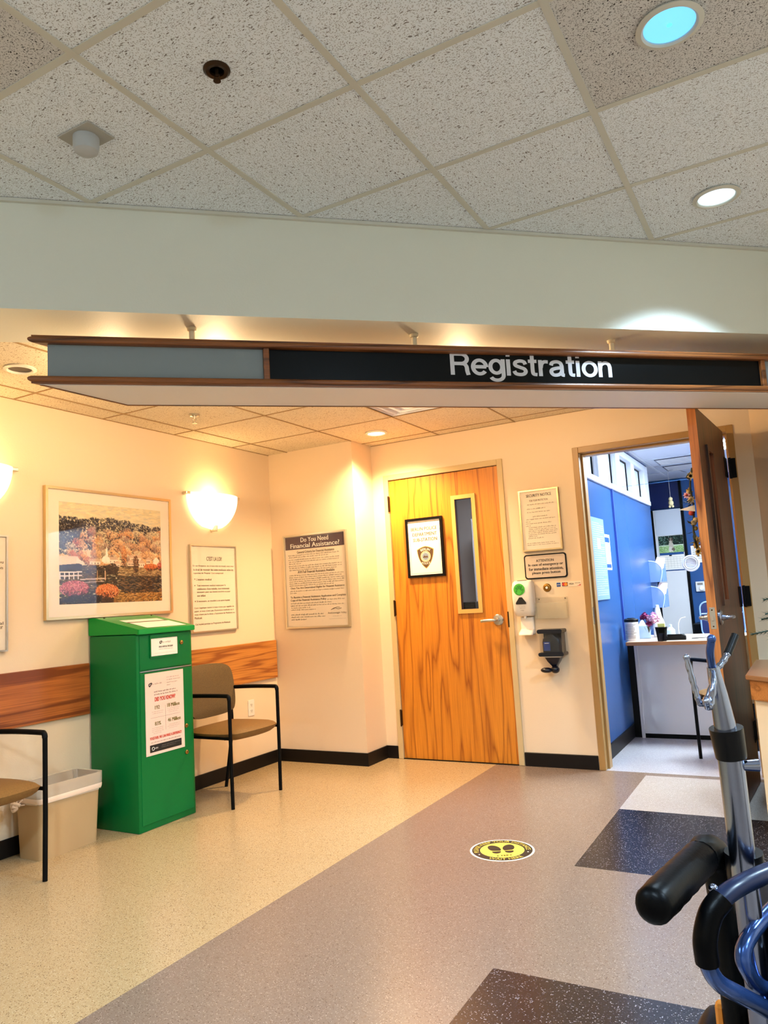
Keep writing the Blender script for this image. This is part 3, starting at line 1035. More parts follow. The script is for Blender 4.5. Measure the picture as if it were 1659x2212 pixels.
# door 1: closed, police sub-station
d1 = thing('door_1', 'closed orange oak door with narrow window and police sub-station sign', 'door', (0, 0, 0), 0, kind='structure')
door_frame(d1, D1[0], D1[1], DT, 0.042, 'frame_tan')
L1, L1W = 0.949, 0.906
HOLE = (1.495 - L1, 1.640 - L1, 1.096, 1.926)
lf = obj('door_leaf', leaf_mesh(BM(), L1W, 2.131, 0.045, HOLE), 'oak_door', d1)
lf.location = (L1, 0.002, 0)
vision_kit(d1, 1.473, 1.669, 1.070, 1.951, 0.030, -0.010, 0.024)
lever(d1, 1.780, 1.014, 0.002, -1)
for zc in (1.948, 1.134, 0.304):
    hg = obj('hinge', box(BM(), (0.936, -0.012, zc - 0.057), (0.950, 0.004, zc + 0.057), 0.002, 1), 'bronze', d1)
    obj('hinge_pin', cyl(BM(), (0.944, -0.016, zc - 0.062), (0.944, -0.016, zc + 0.062), 0.006, seg=10), 'bronze', hg, smooth=True)
obj('strike_plate', box(BM(), (1.8565, -0.0135, 0.96), (1.866, -0.002, 1.07)), 'bronze', d1)
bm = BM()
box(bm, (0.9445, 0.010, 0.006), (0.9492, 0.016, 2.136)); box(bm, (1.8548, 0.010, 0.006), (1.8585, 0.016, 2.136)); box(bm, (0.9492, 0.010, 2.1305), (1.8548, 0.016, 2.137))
obj('gap_shade', bm, 'black_metal', d1)  # black strips put in for the shade of the gap round the leaf
obj('threshold', box(BM(), (0.947, -0.01, 0.0), (1.856, 0.09, 0.006)), 'black_metal', d1)

# door 2: open, hinged at the far jamb, swung towards the lobby
d2 = thing('door_2', 'open oak door with lever handle leading into the blue office', 'door', (0, 0, 0), 0, kind='structure')
door_frame(d2, D2[0], D2[1], DT, 0.042, 'frame_tan2')
obj('strike_plate', box(BM(), (2.4575, 0.012, 0.96), (2.4605, 0.045, 1.07)), 'steel', d2)
ANG = R(-93.8)
lfw = 0.90
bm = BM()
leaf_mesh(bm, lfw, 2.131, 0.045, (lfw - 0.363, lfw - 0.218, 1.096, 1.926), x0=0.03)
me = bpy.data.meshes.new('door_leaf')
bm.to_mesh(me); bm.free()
me.materials.append(M['oak_shaded'])
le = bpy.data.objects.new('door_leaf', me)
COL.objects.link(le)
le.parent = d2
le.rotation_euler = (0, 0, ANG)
# local x runs from hinge to latch; the lobby face is local +y after the turn (world +x)
PIV = Vector((3.384, -0.030, 0))
le.location = PIV
le_off = -0.045
for v in me.vertices: v.co.y += le_off
f = obj('vision_frame', ring_frame(BM(), lfw - 0.385, lfw - 0.190, 1.07, 1.951, 0.030, 0.0, 0.012), 'oak_shaded', le)
obj('vision_frame', ring_frame(BM(), lfw - 0.385, lfw - 0.190, 1.07, 1.951, 0.030, le_off - 0.012, le_off), 'oak_shaded', le)
obj('glass_pane', box(BM(), (lfw - 0.36, -0.025, 1.095), (lfw - 0.215, -0.021, 1.928)), 'glass', le)
lever(le, lfw - 0.075, 1.014, 0.0, -1, 'chrome', out=1)
lever(le, lfw - 0.075, 1.014, le_off, -1, 'chrome', out=-1)
obj('lit_edge', box(BM(), (lfw, le_off, 0.006), (lfw + 0.001, 0.0, 2.131)), wood('oak_lit_edge', rgb(196, 118, 56), rgb(124, 66, 26), 'Z', 0.4, 1.6, 1.1), le)  # lighter oak colour stands for the light on the latch edge
lp = obj('latch_plate', box(BM(), (lfw, -0.036, 0.958), (lfw + 0.002, -0.009, 1.07), 0.001, 1), 'steel', le)
obj('latch_bolt', box(BM(), (lfw + 0.001, -0.029, 1.0), (lfw + 0.010, -0.016, 1.026), 0.002, 1), 'steel', lp)
for zz in (0.972, 1.056):
    obj('latch_screw', cyl(BM(), (lfw + 0.001, -0.0225, zz), (lfw + 0.0035, -0.0225, zz), 0.004, seg=10), 'bronze', lp)
for zc in (1.90, 1.10, 0.30):
    hb = obj('hinge', box(BM(), (3.392, -0.024, zc - 0.062), (3.436, -0.012, zc + 0.062), 0.002, 1), 'black_metal', d2)
    obj('hinge_pin', cyl(BM(), (3.402, -0.026, zc - 0.066), (3.402, -0.026, zc + 0.066), 0.008, seg=12), 'black_metal', hb, smooth=True)
for zc in (1.90, 1.10, 0.30):
    obj('hinge_plate', box(BM(), (0.004, 0.0, zc - 0.062), (0.095, 0.004, zc + 0.062), 0.001, 1), 'black_metal', le)

# ------------------------------------------------------------------ blue office behind door 2
OX, OH = 2.41, 2.43
bm = BM()
box(bm, (OX - 0.10, 0.12, 0), (OX, 2.98, 2.02))
box(bm, (OX - 0.10, 0.12, 2.41), (OX, 2.98, 2.5))
struct('wall_office_left', bm, 'blue_wall', 'bright blue office wall under the strip of high windows', 'wall')
bm = BM()
WINS = [(0.28, 0.72), (0.92, 1.40), (1.56, 2.06), (2.20, 2.70)]
ys = [0.12] + [v for w_ in WINS for v in w_] + [2.98]
for k in range(0, len(ys), 2):
    box(bm, (OX - 0.10, ys[k], 2.02), (OX, ys[k + 1], 2.41))
struct('wall_office_piers', bm, 'office_white', 'white piers between the high office windows', 'wall')
for k, (y0, y1) in enumerate(WINS):
    w = thing('window_%d' % (k + 1), 'small high window in the white strip, number %d counted from the office doorway' % (k + 1), 'window', (OX, (y0 + y1) / 2, 2.02), R(90), kind='structure')
    hw = (y1 - y0) / 2
    obj('window_frame', ring_frame(BM(), -hw + .001, hw - .001, 0.03, 0.33, 0.012, 0.03, 0.055), 'black_metal', w)
    obj('window_pane', box(BM(), (-hw + .012, 0.04, 0.042), (hw - .012, 0.046, 0.318)), mat('frosted_pane', rgb(206, 214, 230), 0.25), w)
    bm = BM()
    # white lining of the opening
    box(bm, (-hw, 0, 0.0), (hw, 0.1, 0.03)); box(bm, (-hw, 0, 0.33), (hw, 0.1, 0.39))
    obj('window_lining', bm, 'office_white', w)
bm = BM()
box(bm, (OX, 0.13, 2.005), (OX + 0.022, 2.92, 2.05), 0.003, 1)
box(bm, (OX, 0.13, 2.35), (OX + 0.016, 2.92, 2.41), 0.003, 1)
yy = [0.13] + [v for w_ in WINS for v in w_] + [2.92]
for k in range(0, len(yy), 2):
    box(bm, (OX, yy[k], 2.05), (OX + 0.016, yy[k + 1], 2.35), 0.002, 1)
tag(obj('trim_office_windows', bm, 'office_white'), 'white painted trim framing the strip of high office windows', 'window trim', kind='structure')
tag(obj('baseboard_office_left', box(BM(), (OX, 0.12, 0), (OX + 0.012, 2.9, 0.10)), 'base'), 'dark rubber baseboard along the blue office wall', 'baseboard', kind='structure')
struct('wall_office_back', box(BM(), (1.7, 4.25, 0), (4.5, 4.35, 2.6)), 'blue_wall', 'blue wall at the back of the office', 'wall')
struct('wall_office_right', box(BM(), (4.4, 0.1, 0), (4.5, 4.35, 2.6)), 'office_white', 'white wall of the office hidden by the open door', 'wall')
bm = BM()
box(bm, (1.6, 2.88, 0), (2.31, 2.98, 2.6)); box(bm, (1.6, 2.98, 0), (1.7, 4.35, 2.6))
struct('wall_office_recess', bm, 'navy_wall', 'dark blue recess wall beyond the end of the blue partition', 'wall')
struct('wall_office_front', prism(BM(), [(3.54, 0.02), (4.5, 0.02), (4.5, 0.12), (3.54, 0.12)], 0, 2.6), 'office_white', 'white inner wall of the office beside its doorway', 'wall')
co = struct('ceiling_office', box(BM(), (1.6, 0.0, OH + 0.07), (4.5, 4.4, OH + 0.15)), 'dark_void', 'cool grey lay-in tile ceiling of the office', 'ceiling')
OXS = [1.84, 2.45, 3.06, 3.67, 4.28]
OYS = [0.12, 0.74, 1.35, 1.96, 2.57, 3.10, 3.66, 4.25]
PAN = {(2, 3), (2, 1), (3, 1)}  # cells of light panels added out of sight to light the office
grid_ceiling(co, OXS, OYS, OH, lambda p: p, 'office_white', lambda i, j: None if (i, j) in PAN else 'office_ceiling', [])
M['office_fill'] = emis('office_fill_diffuser', (0.74, 0.90, 1.0, 1), E_OFFICE)
for (i, j) in sorted(PAN):
    if (i, j) == (2, 3): lb = 'added unseen light panel deepest in the office'
    elif (i, j) == (2, 1): lb = 'added unseen light panel above the office desk'
    else: lb = 'added unseen light panel beside the hidden office wall'
    t = thing('added_light_panel', lb, 'ceiling light', ((OXS[i] + OXS[i + 1]) / 2, (OYS[j] + OYS[j + 1]) / 2, OH), 0, 'added office light panels')
    hw, hd = (OXS[i + 1] - OXS[i]) / 2 - .006, (OYS[j + 1] - OYS[j]) / 2 - .006
    obj('diffuser', box(BM(), (-hw + .03, -hd + .03, 0.003), (hw - .03, hd - .03, 0.012)), 'office_fill', t)
    b2 = BM()
    box(b2, (-hw, -hd, 0.0), (-hw + .03, hd, .02)); box(b2, (hw - .03, -hd, 0.0), (hw, hd, .02))
    box(b2, (-hw + .03, -hd, 0.0), (hw - .03, -hd + .03, .02)); box(b2, (-hw + .03, hd - .03, 0.0), (hw - .03, hd, .02))
    obj('frame', b2, 'office_white', t)
# air grilles in the office ceiling
for (y0, lb) in ((2.60, 'dark slotted air grille in the office ceiling nearer the doorway'), (3.13, 'dark slotted air grille in the office ceiling nearer the back')):
    t = thing('air_grille', lb, 'air vent', (2.755, y0 + 0.23, OH - 0.004), 0, 'office air grilles')
    for k in range(9):
        obj('slat', box(BM(), (-0.2, -0.17 + 0.04 * k, -0.002), (0.2, -0.148 + 0.04 * k, 0.002)), 'office_grey', t)
    obj('backing', box(BM(), (-0.21, -0.19, 0.0015), (0.21, 0.19, 0.003)), 'navy_wall', t)

# grey door at the back, with a dark glazed panel over it
d3 = thing('door_3', 'flat grey door at the back of the office with a calendar on it', 'door', (0, 4.25, 0), 0, kind='structure')
obj('door_leaf', box(BM(), (1.77, -0.045, 0.0), (2.545, 0.0, 2.07), 0.002, 1), 'office_grey', d3)
obj('door_frame', box(BM(), (2.547, -0.055, 0), (2.575, 0.0, 2.40)), 'black_metal', d3)
obj('transom_panel', box(BM(), (1.77, -0.04, 2.085), (2.547, 0.0, 2.40)), 'navy_wall', d3)
obj('edge_strip', box(BM(), (2.205, -0.05, 0), (2.235, -0.0455, 2.07)), 'black_metal', d3)

# small dim room behind door 1
bm = BM()
box(bm, (0.15, 2.3, 0), (2.31, 2.4, 2.6)); box(bm, (0.05, 0.12, 0), (0.15, 2.4, 2.6)); box(bm, (2.26, 0.121, 0), (2.31, 2.4, 2.6))
struct('wall_substation', bm, 'room_grey', 'dim grey wall of the room seen through the narrow door window', 'wall')
struct('ceiling_substation', box(BM(), (0.05, 0.12, 2.43), (2.31, 2.4, 2.5)), 'room_grey', 'dim ceiling of the room seen through the narrow door window', 'ceiling')

# ------------------------------------------------------------------ hanging sign
sg = thing('hanging_sign', 'long suspended oak-edged sign reading Registration in pale letters', 'sign', (A0[0], A0[1], 0), math.atan2(TY, TX))
# local x along the header, local y away from the camera; the end runs parallel to the sconce wall
SK = 1.0                                   # end slants: x grows with y


def sign_plan(y0, y1, x0, x1):
    return [(x0 + SK * y0, y0), (x1, y0), (x1, y1), (x0 + SK * y1, y1)]


for nm, z0, z1 in (('top_moulding', 2.288, 2.313), ('bottom_moulding', 2.128, 2.154)):
    bm = prism(BM(), sign_plan(0.0, 0.33, 0.092, 4.0), z0, z1)
    es = [e for e in bm.edges]
    bmesh.ops.bevel(bm, geom=es, offset=0.011, segments=4, profile=0.5, affect='EDGES')
    obj(nm, bm, 'oak_sign', sg, smooth=40)
    b2 = prism(BM(), sign_plan(0.006, 0.324, 0.105, 4.0), z1 - 0.001 if nm[0] == 't' else z0 - 0.006, z1 + 0.005 if nm[0] == 't' else z0 + 0.001)
    obj('moulding_fillet', b2, 'oak_sign', sg)
obj('underside_panel', prism(BM(), sign_plan(0.016, 0.314, 0.125, 3.99), 2.119, 2.126), 'sign_white', sg)
obj('underside_edge', prism(BM(), [(0.125 + SK * .016, .016), (0.137 + SK * .016, .016), (0.137 + SK * .314, .314), (0.125 + SK * .314, .314)], 2.116, 2.1195), 'oak_sign', sg)
obj('underside_edge', prism(BM(), [(0.137 + SK * .306, .306), (3.99, .306), (3.99, .314), (0.137 + SK * .314, .314)], 2.116, 2.1195), 'oak_sign', sg)
obj('core', prism(BM(), sign_plan(0.034, 0.30, 0.16, 3.98), 2.15, 2.292), 'sign_white', sg)
FY0 = 0.030
obj('grey_panel', box(BM(), (0.166, FY0, 2.155), (1.013, FY0 + .004, 2.291), 0.001, 1), 'sign_grey', sg, label='blank blue-grey panel')
obj('black_panel', box(BM(), (1.038, FY0, 2.155), (3.482, FY0 + .004, 2.291), 0.001, 1), 'sign_black', sg, label='gloss black name panel')
obj('grey_panel', box(BM(), (3.508, FY0, 2.155), (3.97, FY0 + .004, 2.291), 0.001, 1), 'sign_grey', sg)
for x in (1.0255, 3.495):
    obj('divider', box(BM(), (x - 0.0125, FY0 - 0.016, 2.150), (x + 0.0125, FY0 + 0.004, 2.294), 0.004, 2), 'oak_sign', sg)


def ell(cx, cy, rx, ry, a0, a1, n=18):
    return [(cx + rx * math.cos(R(a0 + (a1 - a0) * k / n)), cy + ry * math.sin(R(a0 + (a1 - a0) * k / n))) for k in range(n + 1)]


def spl(*pts):
    return [(p.x, p.y) for p in smooth_path([(x, y, 0) for x, y in pts], 6)]


# grotesque letterforms as centre-line strokes, cap height 1
GLYPH = {
    'R': (0.76, [[(.08, 0), (.08, 1)], [(.08, .925), (.40, .925)] + ell(.40, .715, .225, .21, 90, -90)[1:] + [(.08, .505)], spl((.36, .505), (.52, .48), (.595, .36), (.61, .18), (.65, 0))]),
    'e': (0.645, [[(.07, .375), (.56, .375)], ell(.315, .365, .245, .305, 0, 322, 30)]),
    'g': (0.66, [ell(.29, .39, .22, .285, 0, 360, 30), [(.545, .735), (.545, .02)] + ell(.30, .01, .245, .225, 0, -155)[1:]]),
    'i': (0.235, [[(.085, 0), (.085, .735)], [(.085, .86), (.085, 1.0)]]),
    's': (0.585, [spl((.50, .52), (.44, .64), (.29, .672), (.13, .61), (.12, .475), (.29, .385), (.45, .31), (.495, .19), (.42, .085), (.27, .058), (.12, .10), (.06, .215))]),
    't': (0.40, [spl((.18, .95), (.18, .55), (.18, .22), (.215, .09), (.35, .065)), [(.02, .67), (.35, .67)]]),
    'r': (0.42, [[(.085, 0), (.085, .735)], spl((.10, .38), (.14, .56), (.24, .655), (.385, .655))]),
    'a': (0.645, [spl((.08, .50), (.13, .62), (.29, .672), (.44, .62), (.495, .48)) + [(.495, .16)], spl((.495, .16), (.51, .07), (.59, .055)), spl((.495, .40), (.30, .375), (.12, .31), (.075, .19), (.15, .075), (.29, .062), (.43, .13), (.495, .26))]),
    'o': (0.65, [ell(.315, .365, .245, .305, 0, 360, 30)]),
    'n': (0.63, [[(.085, 0), (.085, .735)], spl((.09, .40), (.13, .57), (.28, .662), (.42, .62), (.475, .47)) + [(.475, 0)]]),
}


def ribbon(bm, pts, w, fx, y):
    P = [Vector((p[0], p[1])) for p in pts]
    n = len(P)
    Lh, Rh = [], []
    closed = (P[0] - P[-1]).length < 1e-6
    for i in range(n):
        a = P[i - 1] if i else (P[-2] if closed else P[0])
        b = P[i + 1] if i < n - 1 else (P[1] if closed else P[-1])
        d = (b - a).normalized()
        nn = Vector((-d.y, d.x)) * w / 2
        Lh.append(P[i] + nn); Rh.append(P[i] - nn)
    A = [bm.verts.new(fx(p, y)) for p in Lh]
    B = [bm.verts.new(fx(p, y)) for p in Rh]
    for i in range(n - 1):
        bm.faces.new((A[i], A[i + 1], B[i + 1], B[i]))


WORD = 'Registration'
adv = sum(GLYPH[c][0] for c in WORD) - .08
sx_, sz_ = (2.655 - 1.846) / adv, 0.1045
pen = 0.0
for c in WORD:
    bm = BM()
    for k, stroke in enumerate(GLYPH[c][1]):
        ribbon(bm, stroke, 0.150, lambda p, y, pen=pen: (1.846 + (pen + p.x) * sx_ - .0005, y, 2.1915 + p.y * sz_), FY0 - 0.0014 - 0.0001 * k)
    obj('letter', bm, 'sign_text', sg)
    pen += GLYPH[c][0]
for x in (0.723, 1.724, 2.745, 3.76):
    ps = obj('hanger_post', cyl(BM(), (x, 0.155, 2.312), (x, 0.155, 2.42), 0.0125, seg=16), 'soffit', sg, smooth=True)
    obj('post_collar', lathe(BM(), [(0.0125, 2.404), (0.019, 2.408), (0.021, 2.42), (0.0125, 2.42)], (x, 0.155, 0), seg=20), 'soffit', ps, smooth=True)

# ------------------------------------------------------------------ things on the sconce wall (local x = along the wall, local -y = into the room)
WLR = R(90)


def sconce(yc, label):
    t = thing('wall_sconce', label, 'wall lamp', (0, yc, 2.035), WLR, 'half-bowl wall sconces')
    # half bowl: a U-shaped face bulging off the wall, open at the top
    bm = BM()
    w, h, d = 0.252, 0.252, 0.115
    nu, nv = 28, 12
    rows = []
    for j in range(nv + 1):
        a = j / nv                       # 0 = rim at top, 1 = bottom tip
        z = -h * a
        hw = w * (math.sqrt(max(0.0, 1 - a ** 2.1)))
        dd = d * (1 - a ** 2.2)
        row = []
        for i in range(nu + 1):
            th = math.pi * i / nu
            row.append(bm.verts.new((-hw * math.cos(th), -0.012 - dd * math.sin(th), z)))
        rows.append(row)
    for j in range(nv):
        for i in range(nu):
            bm.faces.new((rows[j][i], rows[j][i + 1], rows[j + 1][i + 1], rows[j + 1][i]))
    bmesh.ops.remove_doubles(bm, verts=bm.verts[:], dist=1e-5)
    o = obj('glass_bowl', bm, 'sconce_glass', t, smooth=True)
    sm = o.modifiers.new('thick', 'SOLIDIFY'); sm.thickness = 0.005; sm.offset = 1
    obj('back_plate', plate(BM(), rrect(-0.09, 0.09, -0.17, -0.03, 0.02), -0.010, 0.0), 'silver_frame', t)
    for sx in (-1, 1):
        obj('clip', box(BM(), (sx * 0.262 - 0.022, -0.045, -0.016), (sx * 0.262 + 0.022, -0.0, 0.004), 0.003, 1), 'silver_frame', t, label='small metal glass clip')
    obj('clip', box(BM(), (-0.006, -0.062, -0.268), (0.006, 0.0, -0.225), 0.003, 1), 'silver_frame', t)
    point('sconce_lamp', (0.0, -0.085, 0.0), W_SCONCE, WARM, 0.025, t)
    return t


sconce(-1.010, 'glowing half-bowl wall sconce between the landscape picture and the column')
sconce(-2.862, 'glowing half-bowl wall sconce cut by the picture edge, left of the landscape')


def wall_frame(name, label, cat, loc, rz, w, h, fw, depth, mframe, mpaper, group=None, glass=True, proud=0.004):
    """framed sheet: origin at the bottom centre on the wall"""
    t = thing(name, label, cat, loc, rz, group)
    obj('frame', ring_frame(BM(), -w / 2, w / 2, 0, h, fw, -depth, 0.0), mframe, t)
    obj('sheet', box(BM(), (-w / 2 + fw * .6, -depth + proud + .004, fw * .6), (w / 2 - fw * .6, -0.001, h - fw * .6)), mpaper, t)
    if glass:
        obj('glass_cover', box(BM(), (-w / 2 + fw * .8, -depth + proud - .001, fw * .8), (w / 2 - fw * .8, -depth + proud, h - fw * .8)), 'glass_soft', t)
    return t, -depth + proud + .0032


# landscape picture, painted stroke by stroke
def paint_landscape(w=330, h=252):
    rng = np.random.RandomState(3)
    img = np.zeros((h, w, 3))
    lin = lambda c: np.array([s2l(v) for v in c])
    yy, xx = np.mgrid[0:h, 0:w]
    img[:] = lin((226, 206, 160))

    def dab(u, v, a, b, ang, col):
        cu, cv = u * w, v * h
        a *= w; b *= w
        r = int(max(a, b)) + 2
        x0, x1 = max(0, int(cu) - r), min(w, int(cu) + r + 1)
        y0, y1 = max(0, int(cv) - r), min(h, int(cv) + r + 1)
        if x0 >= x1 or y0 >= y1: return
        sx, sy = xx[y0:y1, x0:x1] - cu, yy[y0:y1, x0:x1] - cv
        c, s = math.cos(ang), math.sin(ang)
        m_ = ((sx * c + sy * s) / a) ** 2 + ((-sx * s + sy * c) / b) ** 2 < 1
        q = img[y0:y1, x0:x1]
        q[m_] = q[m_] * .25 + col * .75

    def strokes(n, reg, pal, a=(0.004, 0.011), b=(0.003, 0.006), ang=(0, 3.14), jit=16):
        u0, u1, v0, v1 = reg[:4]
        test = reg[4] if len(reg) > 4 else None
        for _ in range(n):
            u, v = rng.uniform(u0, u1), rng.uniform(v0, v1)
            if test and not test(u, v): continue
            c = np.array(pal[rng.randint(len(pal))]) + rng.uniform(-jit, jit)
            dab(u, v, rng.uniform(*a), rng.uniform(*b), rng.uniform(*ang), lin(np.clip(c, 0, 255)))

    # sky
    strokes(900, (0, 1, 0, .24), [(228, 210, 168), (220, 204, 166), (234, 216, 174), (208, 198, 172)], (.015, .04), (.004, .009), (-.25, .2), 7)
    ridge = lambda u: 0.125 + 0.018 * math.sin(u * 8 + .5) + 0.05 * u + .008 * math.sin(u * 37)
    strokes(5200, (0, 1, .1, .46, lambda u, v: v > ridge(u)), [(30, 33, 52), (42, 44, 66), (22, 25, 40), (62, 62, 80), (36, 38, 50), (80, 76, 88)], jit=8)
    strokes(900, (0, .20, .18, .52), [(20, 24, 38), (30, 32, 46), (50, 44, 50), (64, 52, 52)], jit=8)
    # autumn woods: clumped crowns, each with a lit and a shaded side
    wood_top = lambda u: 0.25 + 0.20 * max(0, (0.26 - u) / 0.26) ** .8
    pals = [[(206, 158, 118), (184, 134, 104), (226, 184, 140)], [(176, 124, 96), (148, 100, 84), (202, 150, 112)], [(214, 150, 100), (190, 118, 76), (236, 186, 130)], [(150, 118, 106), (120, 94, 90), (182, 146, 126)], [(196, 176, 140), (168, 150, 124), (220, 200, 160)], [(168, 96, 80), (136, 72, 66), (196, 126, 104)]]
    crowns = [(rng.uniform(0, 1), rng.uniform(.24, .64)) for _ in range(170)]
    crowns = sorted([c for c in crowns if c[1] > wood_top(c[0]) + .02], key=lambda c: c[1])
    for cu, cv in crowns:
        left = cu < .3
        pal = pals[5] if (left and rng.rand() < .55) else pals[rng.randint(5)]
        ru, rv = rng.uniform(.03, .055), rng.uniform(.035, .06)
        for _ in range(70):
            th, q = rng.uniform(0, 6.28), math.sqrt(rng.uniform(0, 1))
            du, dv = ru * q * math.cos(th), rv * q * math.sin(th)
            lit = -dv / rv + .5 * du / ru + rng.uniform(-.6, .6)
            c = np.array(pal[2] if lit > .45 else pal[0] if lit > -.25 else pal[1] if lit > -.75 else (82, 58, 54)) + rng.uniform(-14, 14)
            dab(cu + du, cv + dv, rng.uniform(.004, .009), rng.uniform(.003, .005), rng.uniform(0, 3.1), lin(np.clip(c, 0, 255)))
    # ground and water
    strokes(6000, (0, 1, .62, 1.0), [(46, 38, 38), (70, 54, 42), (34, 31, 36), (104, 78, 50), (56, 48, 48), (22, 20, 24)], (.008, .022), (.003, .005), (-.25, .25))
    strokes(1500, (.55, 1, .635, .72), [(158, 126, 88), (186, 150, 100), (110, 86, 60), (200, 170, 120), (70, 54, 44)], (.008, .022), (.002, .004), (-.15, .15))
    strokes(1300, (.5, 1, .87, 1.0), [(176, 120, 56), (206, 154, 82), (120, 80, 40), (74, 54, 38), (150, 100, 46)], (.006, .018), (.003, .005), (-.6, .2))
    strokes(700, (.56, .97, .73, .90), [(32, 31, 38), (56, 52, 54), (22, 24, 30), (124, 92, 60)], (.008, .022), (.003, .005), (-.2, .2))

    def poly(pts, c):
        P = np.array(pts) * [w - 1, h - 1]
        m_ = np.ones((h, w), bool)
        n = len(P)
        ar = sum(P[i][0] * P[(i + 1) % n][1] - P[(i + 1) % n][0] * P[i][1] for i in range(n))
        for i in range(n):
            a, b = P[i], P[(i + 1) % n]
            cr_ = (b[0] - a[0]) * (yy - a[1]) - (b[1] - a[1]) * (xx - a[0])
            m_ &= (cr_ >= 0) if ar > 0 else (cr_ <= 0)
        k = int(m_.sum())
        img[m_] = lin(c) * rng.uniform(.86, 1.08, (k, 1))
    for (u0, u1, v0, v1, c) in ((.27, .37, .58, .61, (238, 220, 198)), (.40, .54, .56, .60, (244, 226, 202)), (.66, .78, .535, .575, (236, 212, 182)), (.64, .70, .585, .625, (228, 200, 172)), (.74, .82, .59, .635, (240, 218, 192)), (.83, .88, .555, .60, (232, 206, 176)), (.50, .56, .60, .63, (236, 214, 188))):
        poly([(u0, v0), (u1, v0), (u1, v1), (u0, v1)], c)
        poly([(u0 - .01, v0), (u0 + .025, v0 - .03), (u1 - .02, v0 - .03), (u1 + .01, v0)], (214, 176, 146))
        for q in range(3):
            x = u0 + (u1 - u0) * (q + .6) / 3.6
            poly([(x, v0 + .012), (x + .008, v0 + .012), (x + .008, v0 + .028), (x, v0 + .028)], (120, 92, 84))
    poly([(.385, .545), (.422, .51), (.46, .545), (.46, .585), (.385, .585)], (250, 240, 222))
    poly([(.424, .45), (.438, .45), (.442, .52), (.420, .52)], (252, 242, 226)); poly([(.431, .41), (.437, .455), (.425, .455)], (248, 234, 214))
    poly([(.91, .555), (.945, .52), (.975, .555), (.975, .60), (.91, .60)], (248, 232, 212))
    poly([(.0, .53), (.16, .53), (.20, .60), (.0, .625)], (236, 206, 178))
    poly([(.0, .62), (.20, .60), (.20, .70), (.0, .72)], (48, 42, 50))
    poly([(.15, .545), (.215, .59), (.215, .62), (.15, .595)], (240, 218, 194))
    for k in range(5):
        poly([(.0 + .04 * k, .69), (.010 + .04 * k, .69), (.010 + .04 * k, .76), (.0 + .04 * k, .76)], (236, 220, 214))
    poly([(0, .685), (.2, .68), (.2, .692), (0, .697)], (244, 226, 214)); poly([(0, .72), (.2, .715), (.2, .727), (0, .732)], (240, 220, 210))
    poly([(.18, .755), (.42, .745), (.42, .757), (.18, .767)], (218, 196, 184)); poly([(.18, .79), (.40, .775), (.40, .784), (.18, .799)], (186, 164, 158))
    for u in (.335, .41):
        poly([(u, .67), (u + .008, .67), (u + .008, .77), (u, .77)], (218, 176, 138))

    def bush(cu, cv, ru, rv, n, pal, dark=(60, 40, 40)):
        for _ in range(n):
            th, q = rng.uniform(0, 6.28), math.sqrt(rng.uniform(0, 1))
            du, dv = ru * q * math.cos(th), rv * q * math.sin(th)
            c = np.array(pal[rng.randint(len(pal))] if dv / rv + rng.uniform(-.7, .7) < .5 else dark) + rng.uniform(-14, 14)
            dab(cu + du, cv + dv, rng.uniform(.003, .008), rng.uniform(.0025, .005), rng.uniform(0, 3.1), lin(np.clip(c, 0, 255)))
    bush(.72, .60, .03, .09, 260, [(92, 56, 44), (120, 70, 48), (64, 44, 40)])
    bush(.60, .52, .025, .11, 260, [(206, 128, 76), (166, 98, 62), (220, 154, 94)])
    bush(.48, .65, .06, .055, 320, [(66, 48, 42), (88, 62, 46), (44, 36, 36)])
    bush(.88, .63, .075, .035, 420, [(206, 98, 52), (172, 78, 46), (222, 130, 76)])
    bush(.98, .62, .03, .045, 160, [(172, 66, 52), (202, 98, 76)])
    bush(.13, .845, .13, .075, 1300, [(206, 116, 128), (180, 86, 106), (224, 150, 146), (136, 66, 88)], (66, 36, 52))
    bush(.43, .88, .11, .075, 1200, [(216, 108, 58), (234, 140, 84), (180, 80, 46), (242, 168, 108)], (76, 40, 32))
    bush(.22, .955, .22, .045, 800, [(30, 28, 40), (48, 38, 50), (20, 20, 32)], (16, 16, 22))
    bush(.43, .975, .06, .03, 200, [(56, 38, 34), (84, 54, 40)])
    return img


t, _ = wall_frame('landscape_picture', 'large framed autumn village landscape print in a thin champagne frame', 'picture', (0, -1.914, 1.199), WLR, 0.968, 0.767, 0.016, 0.026, 'gold_frame', 'mat_board', glass=False)
picture('print', paint_landscape(), t, -1.914 * 0 - 0.393, 0.393, 0.085, 0.682, -0.0185, print_mat('landscape_print', 0.45))
obj('glass_cover', box(BM(), (-0.47, -0.0215, 0.013), (0.47, -0.0205, 0.754)), 'glass_soft', t)

